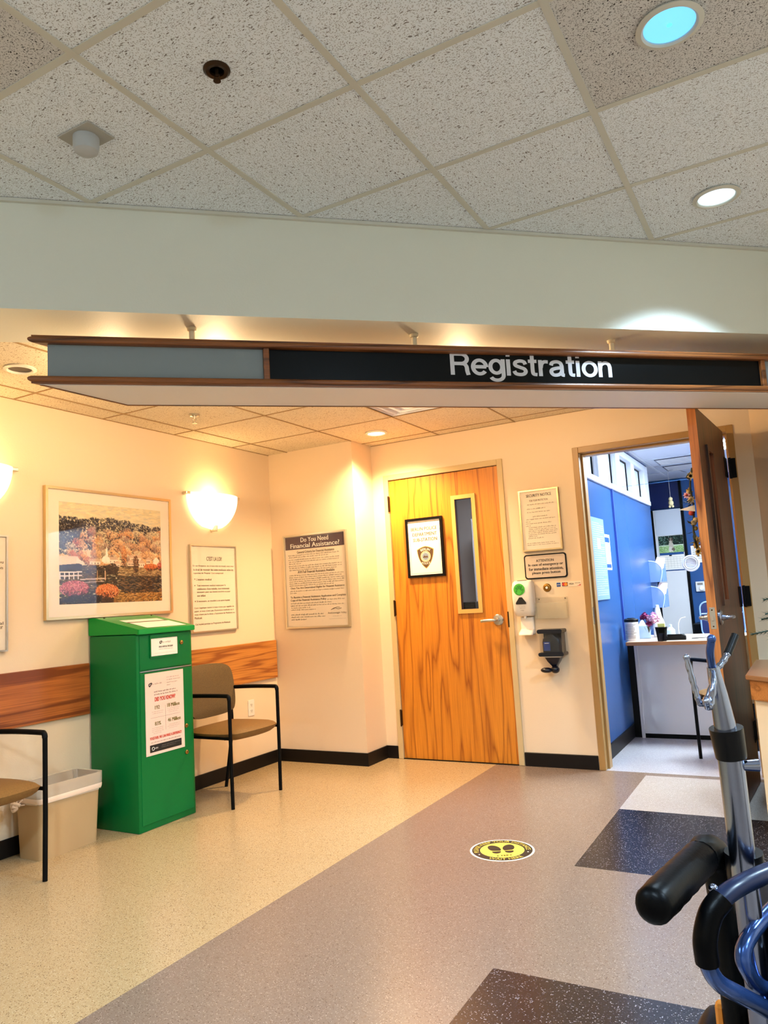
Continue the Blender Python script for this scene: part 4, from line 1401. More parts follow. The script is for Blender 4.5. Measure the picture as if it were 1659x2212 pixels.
# French notice
t, yp = wall_frame('french_notice', 'framed notice headed C\'EST LA LOI below the sconce near the column', 'notice', (0, -1.007, 1.050), WLR, 0.482, 0.617, 0.009, 0.022, 'silver_frame', 'paper_warm', 'framed law notices')
text('lettering', "C'EST LA LOI!", t, -0.075, 0.085, 0.505, 0.535, yp, 'ink_black', 0.01)
for body, x0, x1, z in (("En cas d'urgence, ou si vous etes en travail, vous avez", -.215, .215, .462), ("le droit de recevoir des soins medicaux selon les", -.21, .21, .436), ("capacites de l'hopital. Ceci comprend:", -.21, .10, .410), ("L'examen medical", -.185, -.03, .367),
                        ("Tout traitement medical requis pour la", -.18, .12, .322), ("stabilisation d'une maladie, tout traitement", -.18, .16, .299), ("necessaire pour une femme enceinte ou pour", -.18, .17, .276), ("son enfant", -.18, -.095, .253), ("Si necessaire, un transfert a un autre hopital", -.185, .16, .212),
                        ("Ceci s'applique meme si vous n'etes pas capable de", -.21, .205, .166), ("payer, si vous n'avez pas d'assurance medicale ou si", -.21, .20, .143), ("vous n'avez pas le droit a l'assurance de Medicare ou", -.21, .21, .120), ("Medicaid.", -.21, -.135, .097), ("Cet hopital participe au Programme de Medicaid.", -.205, .16, .052)):
    text('lettering', body, t, x0, x1, z - .003, z + .013, yp, 'ink_brown', 0.012)
for z in (0.371, 0.326, 0.216):
    obj('bullet', lathe(BM(), [(0.0045, 0), (0.0, 0.0003)], (-0.2, yp, z + .003), 10, 'Y'), 'ink_brown', t)

t, yp = wall_frame('english_notice', 'framed notice cut off by the picture edge, below the half-hidden sconce', 'notice', (0, -2.867, 1.050), WLR, 0.482, 0.617, 0.009, 0.022, 'silver_frame', 'paper_warm', 'framed law notices')
for body, x0, x1, z in (('you', .175, .218, .462), ('tion', .168, .215, .436), ('cal', .183, .218, .143), ('or', .193, .215, .120)):
    text('lettering', body, t, x0, x1, z - .002, z + .014, yp, 'ink_brown', 0.015)
rows = [(x0, x1, z, 0.015) for z, x0, x1 in ((0.462, -.2, .16), (0.436, -.21, .155), (0.410, -.21, .12), (0.322, -.18, .19), (0.276, -.18, .10), (0.212, -.19, .16), (0.143, -.21, .17), (0.120, -.21, .18), (0.097, -.21, .11), (0.052, -.205, .16))]
fine_print(t, rows, yp, 'ink_brown', 5)

# chair rail boards
for x0, x1, m_, lb in ((-3.95, -2.106, 'oak_rail_l', 'reddish oak chair-rail board behind the waste bin'), (-1.648, -0.312, 'oak_rail_r', 'golden oak chair-rail board behind the chair beside the column')):
    o = obj('chair_rail', box(BM(), (x0, -0.02, 0.645), (x1, 0.0, 0.936), 0.003, 2), m_)
    o.rotation_euler = (0, 0, WLR)
    tag(o, lb, 'chair rail', 'oak chair-rail boards')

# power outlet
t = thing('power_outlet', 'cream duplex power outlet low on the wall behind the chair', 'power outlet', (0, -0.632, 0.398), WLR)
obj('cover_plate', plate(BM(), rrect(-0.035, 0.035, 0, 0.115, 0.004), -0.006, 0), 'white_plastic', t)
for zc in (0.036, 0.079):
    s = obj('socket', plate(BM(), rrect(-0.017, 0.017, zc - .014, zc + .014, 0.010), -0.008, -0.005), 'white_plastic', t)
    b2 = BM()
    box(b2, (-0.009, -0.0085, zc - .004), (-0.006, -0.0078, zc + .008)); box(b2, (0.005, -0.0085, zc - .004), (0.008, -0.0078, zc + .006)); box(b2, (-0.0025, -0.0085, zc - .011), (0.0025, -0.0078, zc - .006))
    obj('slots', b2, 'ink_black', s)

# ------------------------------------------------------------------ green drop box (local x along the wall, -y into the room)
KY = -1.8785
k = thing('drop_box', 'tall green metal medicine drop box with sloped lid and white posters', 'drop box', (0, KY, 0), WLR)
hw = 0.2215
bm = box(BM(), (-hw, -0.398, 0.0), (hw, -0.014, 1.088), 0.006, 2)
obj('body', bm, 'green_dark', k, smooth=30)
bm = BM()
prof = [(-0.004, 1.092), (-0.004, 1.195), (-0.060, 1.195), (-0.418, 1.118), (-0.418, 1.088), (-0.400, 1.088), (-0.398, 1.092)]
A = [bm.verts.new((-hw, p[0], p[1])) for p in prof]
B = [bm.verts.new((hw + .012, p[0], p[1])) for p in prof]
for i in range(len(prof)):
    j = (i + 1) % len(prof)
    bm.faces.new((A[i], A[j], B[j], B[i]))
bm.faces.new(A[::-1]); bm.faces.new(B)
bmesh.ops.recalc_face_normals(bm, faces=bm.faces[:])
bmesh.ops.bevel(bm, geom=bm.edges[:], offset=0.003, segments=2, affect='EDGES')
lid = obj('lid', bm, 'green_lid', k, smooth=30)


def lid_pt(u, v, off=0.0012):
    """point on the sloped lid: u across, v from the back edge (0) to the front (1)"""
    y = -0.060 + v * (-0.418 + 0.060); z = 1.195 + v * (1.118 - 1.195)
    n_ = Vector((0, -0.077, 0.358)).normalized()
    return Vector((u, y, z)) + n_ * off


for (v0, v1, u0, u1) in ((0.30, 0.47, -0.135, 0.165), (0.52, 0.93, -0.13, 0.185)):
    bm = BM()
    P = [lid_pt(u0, v0), lid_pt(u1, v0), lid_pt(u1, v1), lid_pt(u0, v1)]
    bm.faces.new([bm.verts.new(p) for p in P])
    obj('label_sheet', bm, 'paper', lid)
bm = BM()
bm.faces.new([bm.verts.new(lid_pt(u, v, 0.0008)) for u, v in ((-0.14, .47), (0.18, .47), (0.18, .52), (-0.14, .52))])
obj('slot_band', bm, 'ink_brown', lid)
for u in (-0.17, 0.20):
    p = lid_pt(u, 0.06)
    obj('lid_screw', cyl(BM(), p, p + Vector((0, -.001, .003)), 0.006, seg=10), 'bronze', lid)
# upper door with pull tray
ud = obj('upper_door', box(BM(), (-hw + .022, -0.402, 0.885), (hw - .018, -0.397, 1.080), 0.002, 1), 'green_dark', k)
obj('tray_hood', box(BM(), (-0.125, -0.410, 1.066), (0.10, -0.400, 1.080), 0.003, 1), 'green_dark', ud)
obj('label_holder', ring_frame(BM(), -0.125, 0.102, 0.948, 1.068, 0.008, -0.408, -0.400), 'green_dark', ud)
lb_ = obj('label_sheet', box(BM(), (-0.116, -0.405, 0.958), (0.094, -0.402, 1.058)), 'paper', ud)
fine_print(lb_, [(-.03, .04, 1.030, .010)], -0.4055, 'ink_grey', 4)
obj('logo_mark', tube(BM(), smooth_path([(-.034, -.4056, 1.042), (-.048, -.4056, 1.036), (-.042, -.4056, 1.026), (-.030, -.4056, 1.040)], 4), 0.0022, 6), 'ink_black', lb_)
text('lettering', 'DRUG DISPOSAL PROGRAM', lb_, -.055, .055, 1.003, 1.013, -0.4055, 'ink_black', 0.02)
fine_print(lb_, [(-.055, .055, .992, .007), (-.09, .08, .972, .003)], -0.4055, 'ink_grey', 9)
obj('lower_edge', box(BM(), (-hw + .022, -0.404, 0.874), (hw - .014, -0.398, 0.879)), 'steel', k)
ld = obj('lower_door', box(BM(), (-hw + .022, -0.402, 0.035), (hw - .018, -0.397, 0.868), 0.002, 1), 'green_dark', k)
for (x, z) in ((0.128, 1.021), (0.152, 0.524), (0.150, 0.370)):
    lk = obj('lock', lathe(BM(), [(0.012, 0), (0.012, 0.006), (0.008, 0.008), (0, 0.008)], (x, -0.401, z), 18, 'Y'), 'brass', k, smooth=30)
    obj('keyhole', box(BM(), (x - .0015, -0.4098, z - .005), (x + .0015, -0.4088, z + .005)), 'ink_black', lk)
# poster
ps = obj('poster', box(BM(), (-0.166, -0.4045, 0.404), (0.135, -0.4022, 0.862)), 'paper_pink', ld, label='white poster headed DID YOU KNOW?')
yq = -0.4052
c0 = -0.0155
obj('logo_mark', tube(BM(), smooth_path([(-.118, yq, .808), (-.137, yq, .802), (-.133, yq, .788), (-.116, yq, .806)], 4), 0.0028, 6), 'ink_black', ps)
fine_print(ps, [(-.112, -.03, .797, .009)], yq, 'ink_grey', 31)
fine_print(ps, [(0.0, .10, .825, .007), (0.0, .11, .810, .007), (0.0, .09, .795, .007), (0, .03, .780, .007)], yq, 'ink_grey', 32)
fine_print(ps, [(-.10, .075, .752, .008), (-.10, .085, .736, .008)], yq, 'ink_black', 33)
text('lettering', 'DID YOU KNOW?', ps, -.095, .065, .700, .724, yq, 'ink_red', 0.03)
for body, x0, x1, z0, z1 in (('192', -.095, -.060, .655, .677), ('18 Million', .0, .098, .655, .677), ('83%', -.098, -.052, .565, .586), ('46 Million', .002, .104, .570, .592)):
    text('lettering', body, ps, x0, x1, z0, z1, yq, 'ink_olive', 0.03)
fine_print(ps, [(-.12, -.03, .642, .004), (-.115, -.035, .632, .004), (.0, .10, .645, .004), (.0, .095, .635, .004), (.01, .085, .625, .004), (-.12, -.03, .551, .004), (-.12, -.03, .541, .004), (-.12, -.03, .531, .004), (-.11, -.05, .521, .004), (.01, .10, .553, .004), (.0, .10, .543, .004), (.01, .08, .533, .004)], yq, 'ink_grey', 34)
bm = BM(); box(bm, (-.13, yq, .6095), (.10, yq + .0003, .6105)); box(bm, (-.016, yq, .53), (-.015, yq + .0003, .67))
obj('rule_line', bm, 'ink_grey', ps)
text('lettering', 'TOGETHER, WE CAN MAKE A DIFFERENCE!', ps, -.138, .11, .487, .505, yq, 'ink_red', 0.03)
fine_print(ps, [(-.13, .105, .472, .006)], yq, 'ink_black', 35)
obj('footer_band', box(BM(), (-.139, yq, .420), (.108, yq + .0005, .461)), 'sticker_black', ps)
obj('ring_logo', lathe(BM(), [(0.010, 0.0), (0.010, 0.0006), (0.0075, 0.0006), (0.0075, 0.0)], (-.115, yq - .0001, .440), 18, 'Y'), 'ink_white', ps)
fine_print(ps, [(-.10, -.07, .437, .009)], yq - .0006, 'ink_white', 36)
fine_print(ps, [(-.05, .10, .446, .005), (-.05, .06, .436, .005)], yq - .0006, 'ink_grey', 37)

# ------------------------------------------------------------------ waste bin
BN = (0.155, -2.425)
t = thing('waste_bin', 'tan rectangular waste bin with a clear knotted liner', 'waste bin', (BN[0], BN[1], 0), 0)
bw, bl, bh = 0.094, 0.176, 0.362


def loop(w, l, z, r=0.03, n=4):
    return [(p[0], p[1], z) for p in rrect(-w, w, -l, l, r, n)]


def skin(bm, loops, cap0=False):
    V = [[bm.verts.new(p) for p in lp_] for lp_ in loops]
    n = len(V[0])
    for a, b in zip(V, V[1:]):
        for i in range(n):
            bm.faces.new((a[i], a[(i + 1) % n], b[(i + 1) % n], b[i]))
    if cap0: bm.faces.new(V[0][::-1])
    return V


bm = BM()
skin(bm, [loop(bw, bl, 0.0), loop(bw + .014, bl + .014, bh), loop(bw + .020, bl + .020, bh), loop(bw + .020, bl + .020, bh - .02), loop(bw + .0165, bl + .0165, bh - .02)])
V = skin(bm, [loop(bw - .004, bl - .004, 0.006), loop(bw + .010, bl + .010, bh)])
bm.faces.new(V[0])
bmesh.ops.remove_doubles(bm, verts=bm.verts[:], dist=1e-5)
obj('bin_body', bm, 'bin_tan', t, smooth=40)
bm = BM()
rnd = random.Random(4)


def wob(lp_, a, az=0.0):
    return [(p[0] + rnd.uniform(-a, a), p[1] + rnd.uniform(-a, a), p[2] + rnd.uniform(-az, az)) for p in lp_]


skin(bm, [wob(loop(bw + .019, bl + .019, bh - .085, n=8), .002, .008), wob(loop(bw + .022, bl + .022, bh - .045, n=8), .002), loop(bw + .024, bl + .024, bh + .003, n=8), wob(loop(bw + .008, bl + .008, bh + .002, n=8), .002), wob(loop(bw - .002, bl - .002, bh - .15, n=8), .008, .01), wob(loop(bw - .02, bl - .03, bh - .25, n=8), .01, .02)])
obj('liner', bm, 'liner', t, smooth=True)
bm = BM()
skin(bm, [loop(bw + .0205, bl + .0205, bh - .082, n=6), loop(bw + .0225, bl + .0225, bh - .074, n=6), loop(bw + .0235, bl + .0235, bh - .060, n=6), loop(bw + .0225, bl + .0225, bh - .056, n=6)])
obj('liner_band', bm, 'knot', t, smooth=True)
bm = BM()
kc = Vector((-0.05, -bl - .042, bh - .095))
tube(bm, smooth_path([kc + Vector(v) for v in ((.02, .012, .004), (.012, -.006, .014), (-.012, -.01, .012), (-.016, -.004, -.012), (.004, -.012, -.018), (.016, -.004, -.006), (.0, -.016, .004))], 5), 0.009, 8)
for a in range(7):
    th = a * 0.8
    tube(bm, [kc, kc + Vector((.05 * math.cos(th) * (1 if a % 2 else -1), .016, .03 * math.sin(th) + .01))], 0.0035, 5)
obj('liner_knot', bm, 'knot', t, smooth=True)
bm = BM()
ball(bm, (0.02, -0.10, bh - .055), 0.03, (1, 1.3, .6))
obj('crumpled_waste', bm, 'petal_red', t, smooth=True)

# ------------------------------------------------------------------ waiting chairs
def make_chair(label, loc, rz, group):
    """chair faces local -y; parts: seat, backrest, legs with arms, seat frame"""
    t = thing('waiting_chair', label, 'chair', loc, rz, group)
    # seat: rounded pad with a bowed front, dished
    bm = BM()
    nx, ny = 16, 14
    top, bot = [], []
    for j in range(ny + 1):
        v = j / ny
        ra, rb = [], []
        for i in range(nx + 1):
            u = i / nx * 2 - 1
            w_ = 2 * v - 1
            uu, ww = u * math.sqrt(1 - .30 * w_ * w_), w_ * math.sqrt(1 - .30 * u * u)      # round the corners
            x = uu * 0.242
            y = -0.036 - ww * 0.236 - 0.012 * (1 - u * u) * (v > .5) * (v - .5) * 2
            edge = max(abs(u), abs(w_))
            z = 0.438 + 0.032 * (1 - edge ** 5) + 0.006 * (1 - u * u) * w_
            ra.append(bm.verts.new((x, y, z)))
            rb.append(bm.verts.new((x * 0.95, -0.036 + (y + 0.036) * 0.95, 0.388 + 0.026 * edge ** 6)))
        top.append(ra); bot.append(rb)
    for j in range(ny):
        for i in range(nx):
            bm.faces.new((top[j][i], top[j][i + 1], top[j + 1][i + 1], top[j + 1][i]))
            bm.faces.new((bot[j][i], bot[j + 1][i], bot[j + 1][i + 1], bot[j][i + 1]))
    for j in range(ny):
        bm.faces.new((top[j][0], top[j + 1][0], bot[j + 1][0], bot[j][0])); bm.faces.new((top[j][nx], bot[j][nx], bot[j + 1][nx], top[j + 1][nx]))
    for i in range(nx):
        bm.faces.new((top[0][i], bot[0][i], bot[0][i + 1], top[0][i + 1])); bm.faces.new((top[ny][i], top[ny][i + 1], bot[ny][i + 1], bot[ny][i]))
    obj('seat', bm, 'fabric_seat', t, smooth=60)
    # backrest: rounded-corner pad curving gently round the sitter
    bm = BM()
    nx, nz = 14, 14
    fr_, bk = [], []
    for j in range(nz + 1):
        v = j / nz * 2 - 1
        ra, rb = [], []
        for i in range(nx + 1):
            u = i / nx * 2 - 1
            sq = 1 - 0.5 * (abs(u) * abs(v)) ** 3 * 0.32
            x, z = u * 0.228 * sq, 0.672 + v * 0.172 * sq
            edge = max(abs(u), abs(v))
            yb = 0.195 + 0.02 * v - 0.035 * u * u
            ra.append(bm.verts.new((x, yb - 0.020 - 0.016 * (1 - edge ** 5), z)))
            rb.append(bm.verts.new((x, yb + 0.010 * (1 - edge ** 5), z)))
        fr_.append(ra); bk.append(rb)
    for j in range(nz):
        for i in range(nx):
            bm.faces.new((fr_[j][i], fr_[j][i + 1], fr_[j + 1][i + 1], fr_[j + 1][i])); bm.faces.new((bk[j][i], bk[j + 1][i], bk[j + 1][i + 1], bk[j][i + 1]))
    for j in range(nz):
        bm.faces.new((fr_[j][0], fr_[j + 1][0], bk[j + 1][0], bk[j][0])); bm.faces.new((fr_[j][nx], bk[j][nx], bk[j + 1][nx], fr_[j + 1][nx]))
    for i in range(nx):
        bm.faces.new((fr_[0][i], bk[0][i], bk[0][i + 1], fr_[0][i + 1])); bm.faces.new((fr_[nz][i], fr_[nz][i + 1], bk[nz][i + 1], bk[nz][i]))
    obj('backrest', bm, 'fabric_back', t, smooth=60)
    for s in (-1, 1):
        x = 0.240 * s
        obj('leg', tube(BM(), [(x * 0.985, -0.217, 0.0), (x, -0.217, 0.30), (x, -0.217, 0.655)], 0.0115, 12), 'black_metal', t, smooth=60)
        obj('leg', tube(BM(), smooth_path([(x * 0.86, 0.222, 0.0), (x * 0.88, 0.19, 0.2), (x * 0.92, 0.165, 0.42), (x * 0.95, 0.185, 0.66)], 4), 0.0115, 12), 'black_metal', t, smooth=60)
        obj('armrest', tube(BM(), smooth_path([(x, -0.217, 0.648), (x, -0.210, 0.668), (x, -0.18, 0.672), (x * 0.99, 0.0, 0.671), (x * 0.95, 0.19, 0.665)], 5), 0.013, 12), 'black_metal', t, smooth=60)
        obj('side_rail', tube(BM(), [(x, -0.217, 0.415), (x * 0.92, 0.165, 0.412)], 0.009, 10), 'black_metal', t, smooth=60)
    for y, hw_ in ((-0.17, 0.238), (0.13, 0.222)):
        obj('cross_rail', tube(BM(), [(-hw_, y, 0.413), (hw_, y, 0.413)], 0.009, 10), 'black_metal', t, smooth=60)
    obj('back_bar', tube(BM(), smooth_path([(-0.228, 0.18, 0.60), (-0.12, 0.20, 0.60), (0.12, 0.20, 0.60), (0.228, 0.18, 0.60)], 4), 0.010, 10), 'black_metal', t, smooth=60)
    return t


ch = make_chair('tan upholstered armchair with black frame between the green drop box and column', (0.36, -1.295, 0), WLR, 'black-framed waiting chairs')
c2 = copy_tree(ch); c2.location = (0.296, -3.012, 0)
c2['label'] = 'tan armchair cut off at the picture edge, in front of the waste bin'
c3 = copy_tree(ch)
a3 = R(135 + 90)
c3.rotation_euler = (0, 0, a3)
# its near front leg stands at (2.986, 0.494)
lp_ = Vector((0.236, -0.217, 0)); lp_.rotate(Matrix.Rotation(a3, 3, 'Z'))
c3.location = (2.986 - lp_.x, 0.494 - lp_.y, 0)
c3['label'] = 'black-framed armchair in the office, mostly hidden by the open door'

# ------------------------------------------------------------------ column poster
t, yp = wall_frame('assistance_poster', 'silver-framed poster headed Do You Need Financial Assistance? on the column', 'poster', (0.4235, YC, 1.020), 0, 0.592, 0.735, 0.013, 0.024, 'silver_frame', 'paper_warm', glass=True)
obj('title_band', box(BM(), (-0.275, yp - .0002, 0.618), (0.280, yp + .0008, 0.718)), 'ink_purple', t)
yq = yp - 0.0006
text('lettering', 'Do You Need', t, -0.125, 0.135, 0.672, 0.708, yq, 'ink_white', 0.02)
text('lettering', 'Financial Assistance?', t, -0.225, 0.235, 0.628, 0.664, yq, 'ink_white', 0.02)
for body, x0, x1, z0, z1 in (('General Criteria for Financial Assistance', -.165, .185, .585, .605), ('AVH Full Financial Assistance Available', -.165, .180, .428, .448), ('Once You Are Determined Eligible for Financial Assistance', -.24, .262, .302, .322), ('To Receive a Financial Assistance Application and Complete', -.245, .270, .230, .250), ('Copy of the Financial Assistance Policy', -.245, .09, .207, .227)):
    text('lettering', body, t, x0, x1, z0, z1, yq, 'ink_brown', 0.015)
rows = []
for z, x0, x1 in ((.569, -.25, .23), (.553, -.245, .13), (.534, -.25, .235), (.518, -.245, .225), (.502, -.245, -.13), (.484, -.25, .25), (.468, -.245, .25), (.452, -.245, .20),
                  (.410, -.25, .262), (.394, -.25, .245), (.378, -.25, .265), (.362, -.25, .265), (.346, -.25, .262), (.330, -.25, .175), (.287, -.245, .258), (.272, -.245, -.18),
                  (.190, -.245, .14), (.172, -.245, .25), (.156, -.24, -.06), (.140, -.245, -.01)):
    rows.append((x0, x1, z, 0.0095))
rows += [(.10, .26, .210, .010)]
fine_print(t, rows, yq, 'ink_brown', 11)
fine_print(t, [(-.245, .06, .102, .011), (-.245, .075, .083, .011), (-.245, -.09, .064, .011)], yq, 'ink_black', 12)
text('lettering', 'Androscoggin Valley', t, .10, .268, .098, .116, yq, 'ink_brown', 0.0)
fine_print(t, [(.145, .225, .082, .005), (.11, .26, .062, .004)], yq, 'ink_grey', 13)
obj('swoosh_logo', tube(BM(), smooth_path([(.13, yq, .132), (.165, yq, .146), (.195, yq, .136), (.225, yq, .142)], 5), 0.0016, 6), 'ink_brown', t)
obj('swoosh_logo', tube(BM(), smooth_path([(.15, yq, .136), (.18, yq, .150), (.21, yq, .147)], 5), 0.0014, 6), 'ink_brown', t)

# ------------------------------------------------------------------ signs on and beside the closed door
t = thing('police_sign', 'black-framed Berlin Police Department sub-station sign on the closed door', 'sign', (1.2355, 0.002, 1.357), 0)
w, h = 0.312, 0.454
bm = ring_frame(BM(), -w / 2, w / 2, 0, h, 0.019, -0.020, 0.0)
obj('frame', bm, 'black_plastic', t)
obj('sheet', box(BM(), (-w / 2 + .015, -0.009, 0.015), (w / 2 - .015, -0.0005, h - .015)), 'paper', t)
obj('thin_border', ring_frame(BM(), -w / 2 + .030, w / 2 - .030, 0.030, h - .030, 0.0012, -0.0096, -0.009), 'ink_grey', t)
yq = -0.0097
for body, x0, x1, z0 in (('BERLIN POLICE', -.112, .108, .358), ('DEPARTMENT', -.101, .105, .316), ('SUB-STATION', -.098, .105, .274)):
    text('lettering', body, t, x0, x1, z0, z0 + .026, yq, 'badge_text', 0.02)


def shield(cx, cz, w, h, inset=0.0, n=10):
    """police patch outline: bowed top, pointed foot"""
    P = []
    hw_ = w / 2 - inset
    top = cz + h / 2 - inset
    bot = cz - h / 2 + inset * 1.3
    for k in range(n + 1):
        u = -1 + 2 * k / n
        P.append((cx + u * hw_, top - 0.14 * h * abs(u) ** 1.6))
    sh = top - 0.14 * h
    for k in range(1, n):
        v = k / n
        P.append((cx + hw_ * (1 - v ** 2.3) ** 0.9 * (1 - 0.04 * math.sin(v * 3)), sh - (sh - bot) * v))
    P.append((cx, bot))
    for k in range(n - 1, 0, -1):
        v = k / n
        P.append((cx - hw_ * (1 - v ** 2.3) ** 0.9 * (1 - 0.04 * math.sin(v * 3)), sh - (sh - bot) * v))
    return P


bc = (0.0, 0.150)
bd = obj('badge', plate(BM(), shield(bc[0], bc[1], .142, .172), yq, yq + .0006), 'ink_gold', t)
obj('badge_field', plate(BM(), shield(bc[0], bc[1], .142, .172, .0045), yq - .0005, yq), 'badge_brown', bd)
obj('seal_ring', lathe(BM(), [(0.043, 0.0), (0.043, 0.0004), (0.0, 0.0004)], (0, yq - .0005, .157), 28, 'Y'), 'ink_gold', bd)
obj('seal_band', lathe(BM(), [(0.040, 0.0), (0.040, 0.0004), (0.0, 0.0004)], (0, yq - .0009, .157), 28, 'Y'), 'paper_warm', bd)
obj('seal_field', lathe(BM(), [(0.027, 0.0), (0.027, 0.0004), (0.0, 0.0004)], (0, yq - .0013, .157), 28, 'Y'), 'badge_blue', bd)
bm = BM()
plate(bm, [(-.024, .148), (.024, .148), (.012, .164), (.004, .156), (-.008, .166)], yq - .0022, yq - .0018)
obj('seal_hills', bm, 'badge_brown', bd)
bm = BM()
for k in range(22):
    th = 2 * math.pi * k / 22
    c, s = math.cos(th), math.sin(th)
    bm.faces.new([bm.verts.new((c * q - s * e, yq - .0014, .157 + s * q + c * e)) for q, e in ((.0295, -.0024), (.0295, .0024), (.0375, .0024), (.0375, -.0024))])
obj('seal_lettering', bm, 'badge_brown', bd, kind='stuff')


def arch(cx, cz, r, flip=1):
    def f(X, Z):
        th = (X - cx) / r
        q = (Z - cz)
        return cx + (r + flip * q) * np.sin(th), cz + flip * ((r + flip * q) * np.cos(th) - r)
    return f


text('lettering', 'BERLIN', bd, -.040, .040, .204, .222, yq - .0011, 'ink_white', 0.03, warp=arch(0, .212, .09))
text('lettering', 'POLICE', bd, -.036, .036, .096, .112, yq - .0011, 'ink_white', 0.03, warp=arch(0, .104, .12, -1))

t, yp = wall_frame('security_notice', 'thin gold-framed SECURITY NOTICE sheet beside the closed oak door', 'notice', (2.1545, 0, 1.485), 0, 0.288, 0.434, 0.010, 0.030, 'gold_frame', 'paper_warm')
text('lettering', 'SECURITY NOTICE', t, -.088, .094, .383, .403, yp, 'ink_black', 0.02)
text('lettering', 'FOR YOUR PROTECTION', t, -.066, .066, .350, .364, yp, 'ink_brown', 0.01)
rows = []
for z, x0, x1 in ((.327, -.085, .11), (.296, -.09, .045), (.272, -.09, .08), (.240, -.05, .055), (.222, -.10, .11), (.206, -.105, -.07), (.192, -.105, .08), (.176, -.105, -.07), (.163, -.085, .11), (.150, -.085, .11), (.138, -.09, .12), (.126, -.09, .115), (.113, -.09, .11), (.101, -.09, -.02), (.088, -.095, .025), (.052, -.105, .095), (.040, -.105, .12)):
    rows.append((x0, x1, z, 0.0078))
fine_print(t, rows, yp, 'ink_brown', 21)

t = thing('attention_plate', 'grey plate with black rounded border reading ATTENTION, please press button', 'sign', (2.161, 0, 1.288), 0)
obj('border', plate(BM(), rrect(-.152, .152, 0, .173, .02), -0.008, 0), 'black_plastic', t)
obj('panel', plate(BM(), rrect(-.143, .143, .009, .164, .015), -0.0095, -0.006), 'attn_panel', t)
yq = -0.0102
for body, x0, x1, z0, z1 in (('ATTENTION', -.063, .063, .118, .136), ('In case of emergency or', -.122, .126, .085, .109), ('for immediate attention,', -.120, .125, .056, .080), ('please press button', -.098, .104, .028, .052)):
    text('lettering', body, t, x0, x1, z0, z1, yq, 'ink_black', 0.02)

t = thing('call_button', 'round brass call button under the attention plate', 'button', (2.159, 0, 1.193), 0)
obj('rose', lathe(BM(), [(0.029, 0), (0.029, .003), (0.023, .009), (0.017, .010), (0.014, .006), (0.012, .006), (0.011, .011), (0, .011)], (0, 0, .030), 30, 'Y'), 'brass', t, smooth=30)
obj('push_button', lathe(BM(), [(0.0085, .010), (0.0085, .014), (0.0, .015)], (0, 0, .030), 20, 'Y'), 'paper', t)
for z in (.008, .052):
    obj('rose_screw', lathe(BM(), [(0.0035, .008), (0.0, .0095)], (0, 0, z), 10, 'Y'), 'bronze', t)

t = thing('card_sticker', 'strip sticker of payment card logos beside the call button', 'sticker', (2.312, 0, 1.222), 0)
obj('backing', box(BM(), (-.087, -.0012, 0), (.087, 0, .036)), 'paper_warm', t)
b_ = obj('blue_card', box(BM(), (-.084, -.0018, .003), (-.056, -.0010, .031)), mat('card_blue', rgb(24, 74, 150), 0.4), t)
text('lettering', 'AM EX', b_, -.081, -.059, .013, .020, -.0020, 'ink_white', 0.02)
b_ = obj('dark_card', box(BM(), (-.046, -.0018, .004), (-.006, -.0010, .031)), mat('card_dark', rgb(86, 36, 30), 0.4), t)
obj('red_disc', lathe(BM(), [(0.0115, 0), (0.0115, .0002), (0, .0002)], (-.033, -.0019, .0175), 20, 'Y'), mat('card_red', rgb(214, 52, 36), 0.4), b_)
obj('orange_disc', lathe(BM(), [(0.0115, 0), (0.0115, .0002), (0, .0002)], (-.019, -.0021, .0175), 20, 'Y'), mat('card_orange', rgb(240, 150, 40), 0.4), b_)
text('lettering', 'VISA', t, .002, .036, .012, .024, -.0016, 'ink_black', 0.02)
text('lettering', 'DISCOVER', t, .044, .082, .019, .025, -.0016, 'ink_brown', 0.01)
bm = BM(); plate(bm, [(.056, .003), (.083, .003), (.083, .015), (.074, .008)], -.0017, -.0011)
obj('orange_corner', bm, 'petal_red', t)

# clear acrylic wall pocket, with its own screws
t = thing('acrylic_pocket', 'empty clear acrylic pocket screwed to the wall under the card stickers', 'holder', (2.190, 0, 1.010), 0)
obj('back_sheet', box(BM(), (-.118, -.005, .0), (.107, -.002, .147), .001, 1), 'acrylic', t)
obj('front_sheet', box(BM(), (-.118, -.048, .0), (.107, -.045, .110), .001, 1), 'acrylic', t)
obj('floor_sheet', box(BM(), (-.118, -.045, .0), (.107, -.005, .003)), 'acrylic', t)
for sx in (-.118, .104):
    obj('side_sheet', box(BM(), (sx, -.045, .003), (sx + .003, -.005, .110)), 'acrylic', t)
for sx in (-.095, .09):
    obj('screw', lathe(BM(), [(.004, .005), (.003, .007), (0, .007)], (sx, 0, .135), 10, 'Y'), 'bronze', t)

# hand sanitiser dispenser
t = thing('soap_dispenser', 'white touch-free hand sanitizer dispenser with green hand sticker', 'dispenser', (2.000, 0, 0.905), 0)
bm = BM()
prof = []
for (z, wd, dp) in ((.128, .060, .058), (.140, .068, .075), (.170, .0735, .092), (.26, .0755, .10), (.335, .0745, .098), (.365, .070, .088), (.378, .060, .070), (.380, .050, .055)):
    prof.append([(p[0], p[1], z) for p in rrect(-wd, wd, -dp, 0, min(.028, wd * .5))])
V = skin(bm, prof)
bm.faces.new(V[0][::-1]); bm.faces.new(V[-1])
obj('body', bm, 'white_plastic', t, smooth=50)
obj('top_vent', box(BM(), (-.03, -.075, .3775), (.035, -.045, .3812), .001, 1), 'ink_grey', t)
st = obj('hand_sticker', lathe(BM(), [(.041, .0), (.041, .0006), (0, .0006)], (-.012, -.1005, .316), 32, 'Y'), 'green_sticker', t, label='round green sticker with a hand outline')
bm = BM()
hc = (-.012, .309)
yh = -.1016
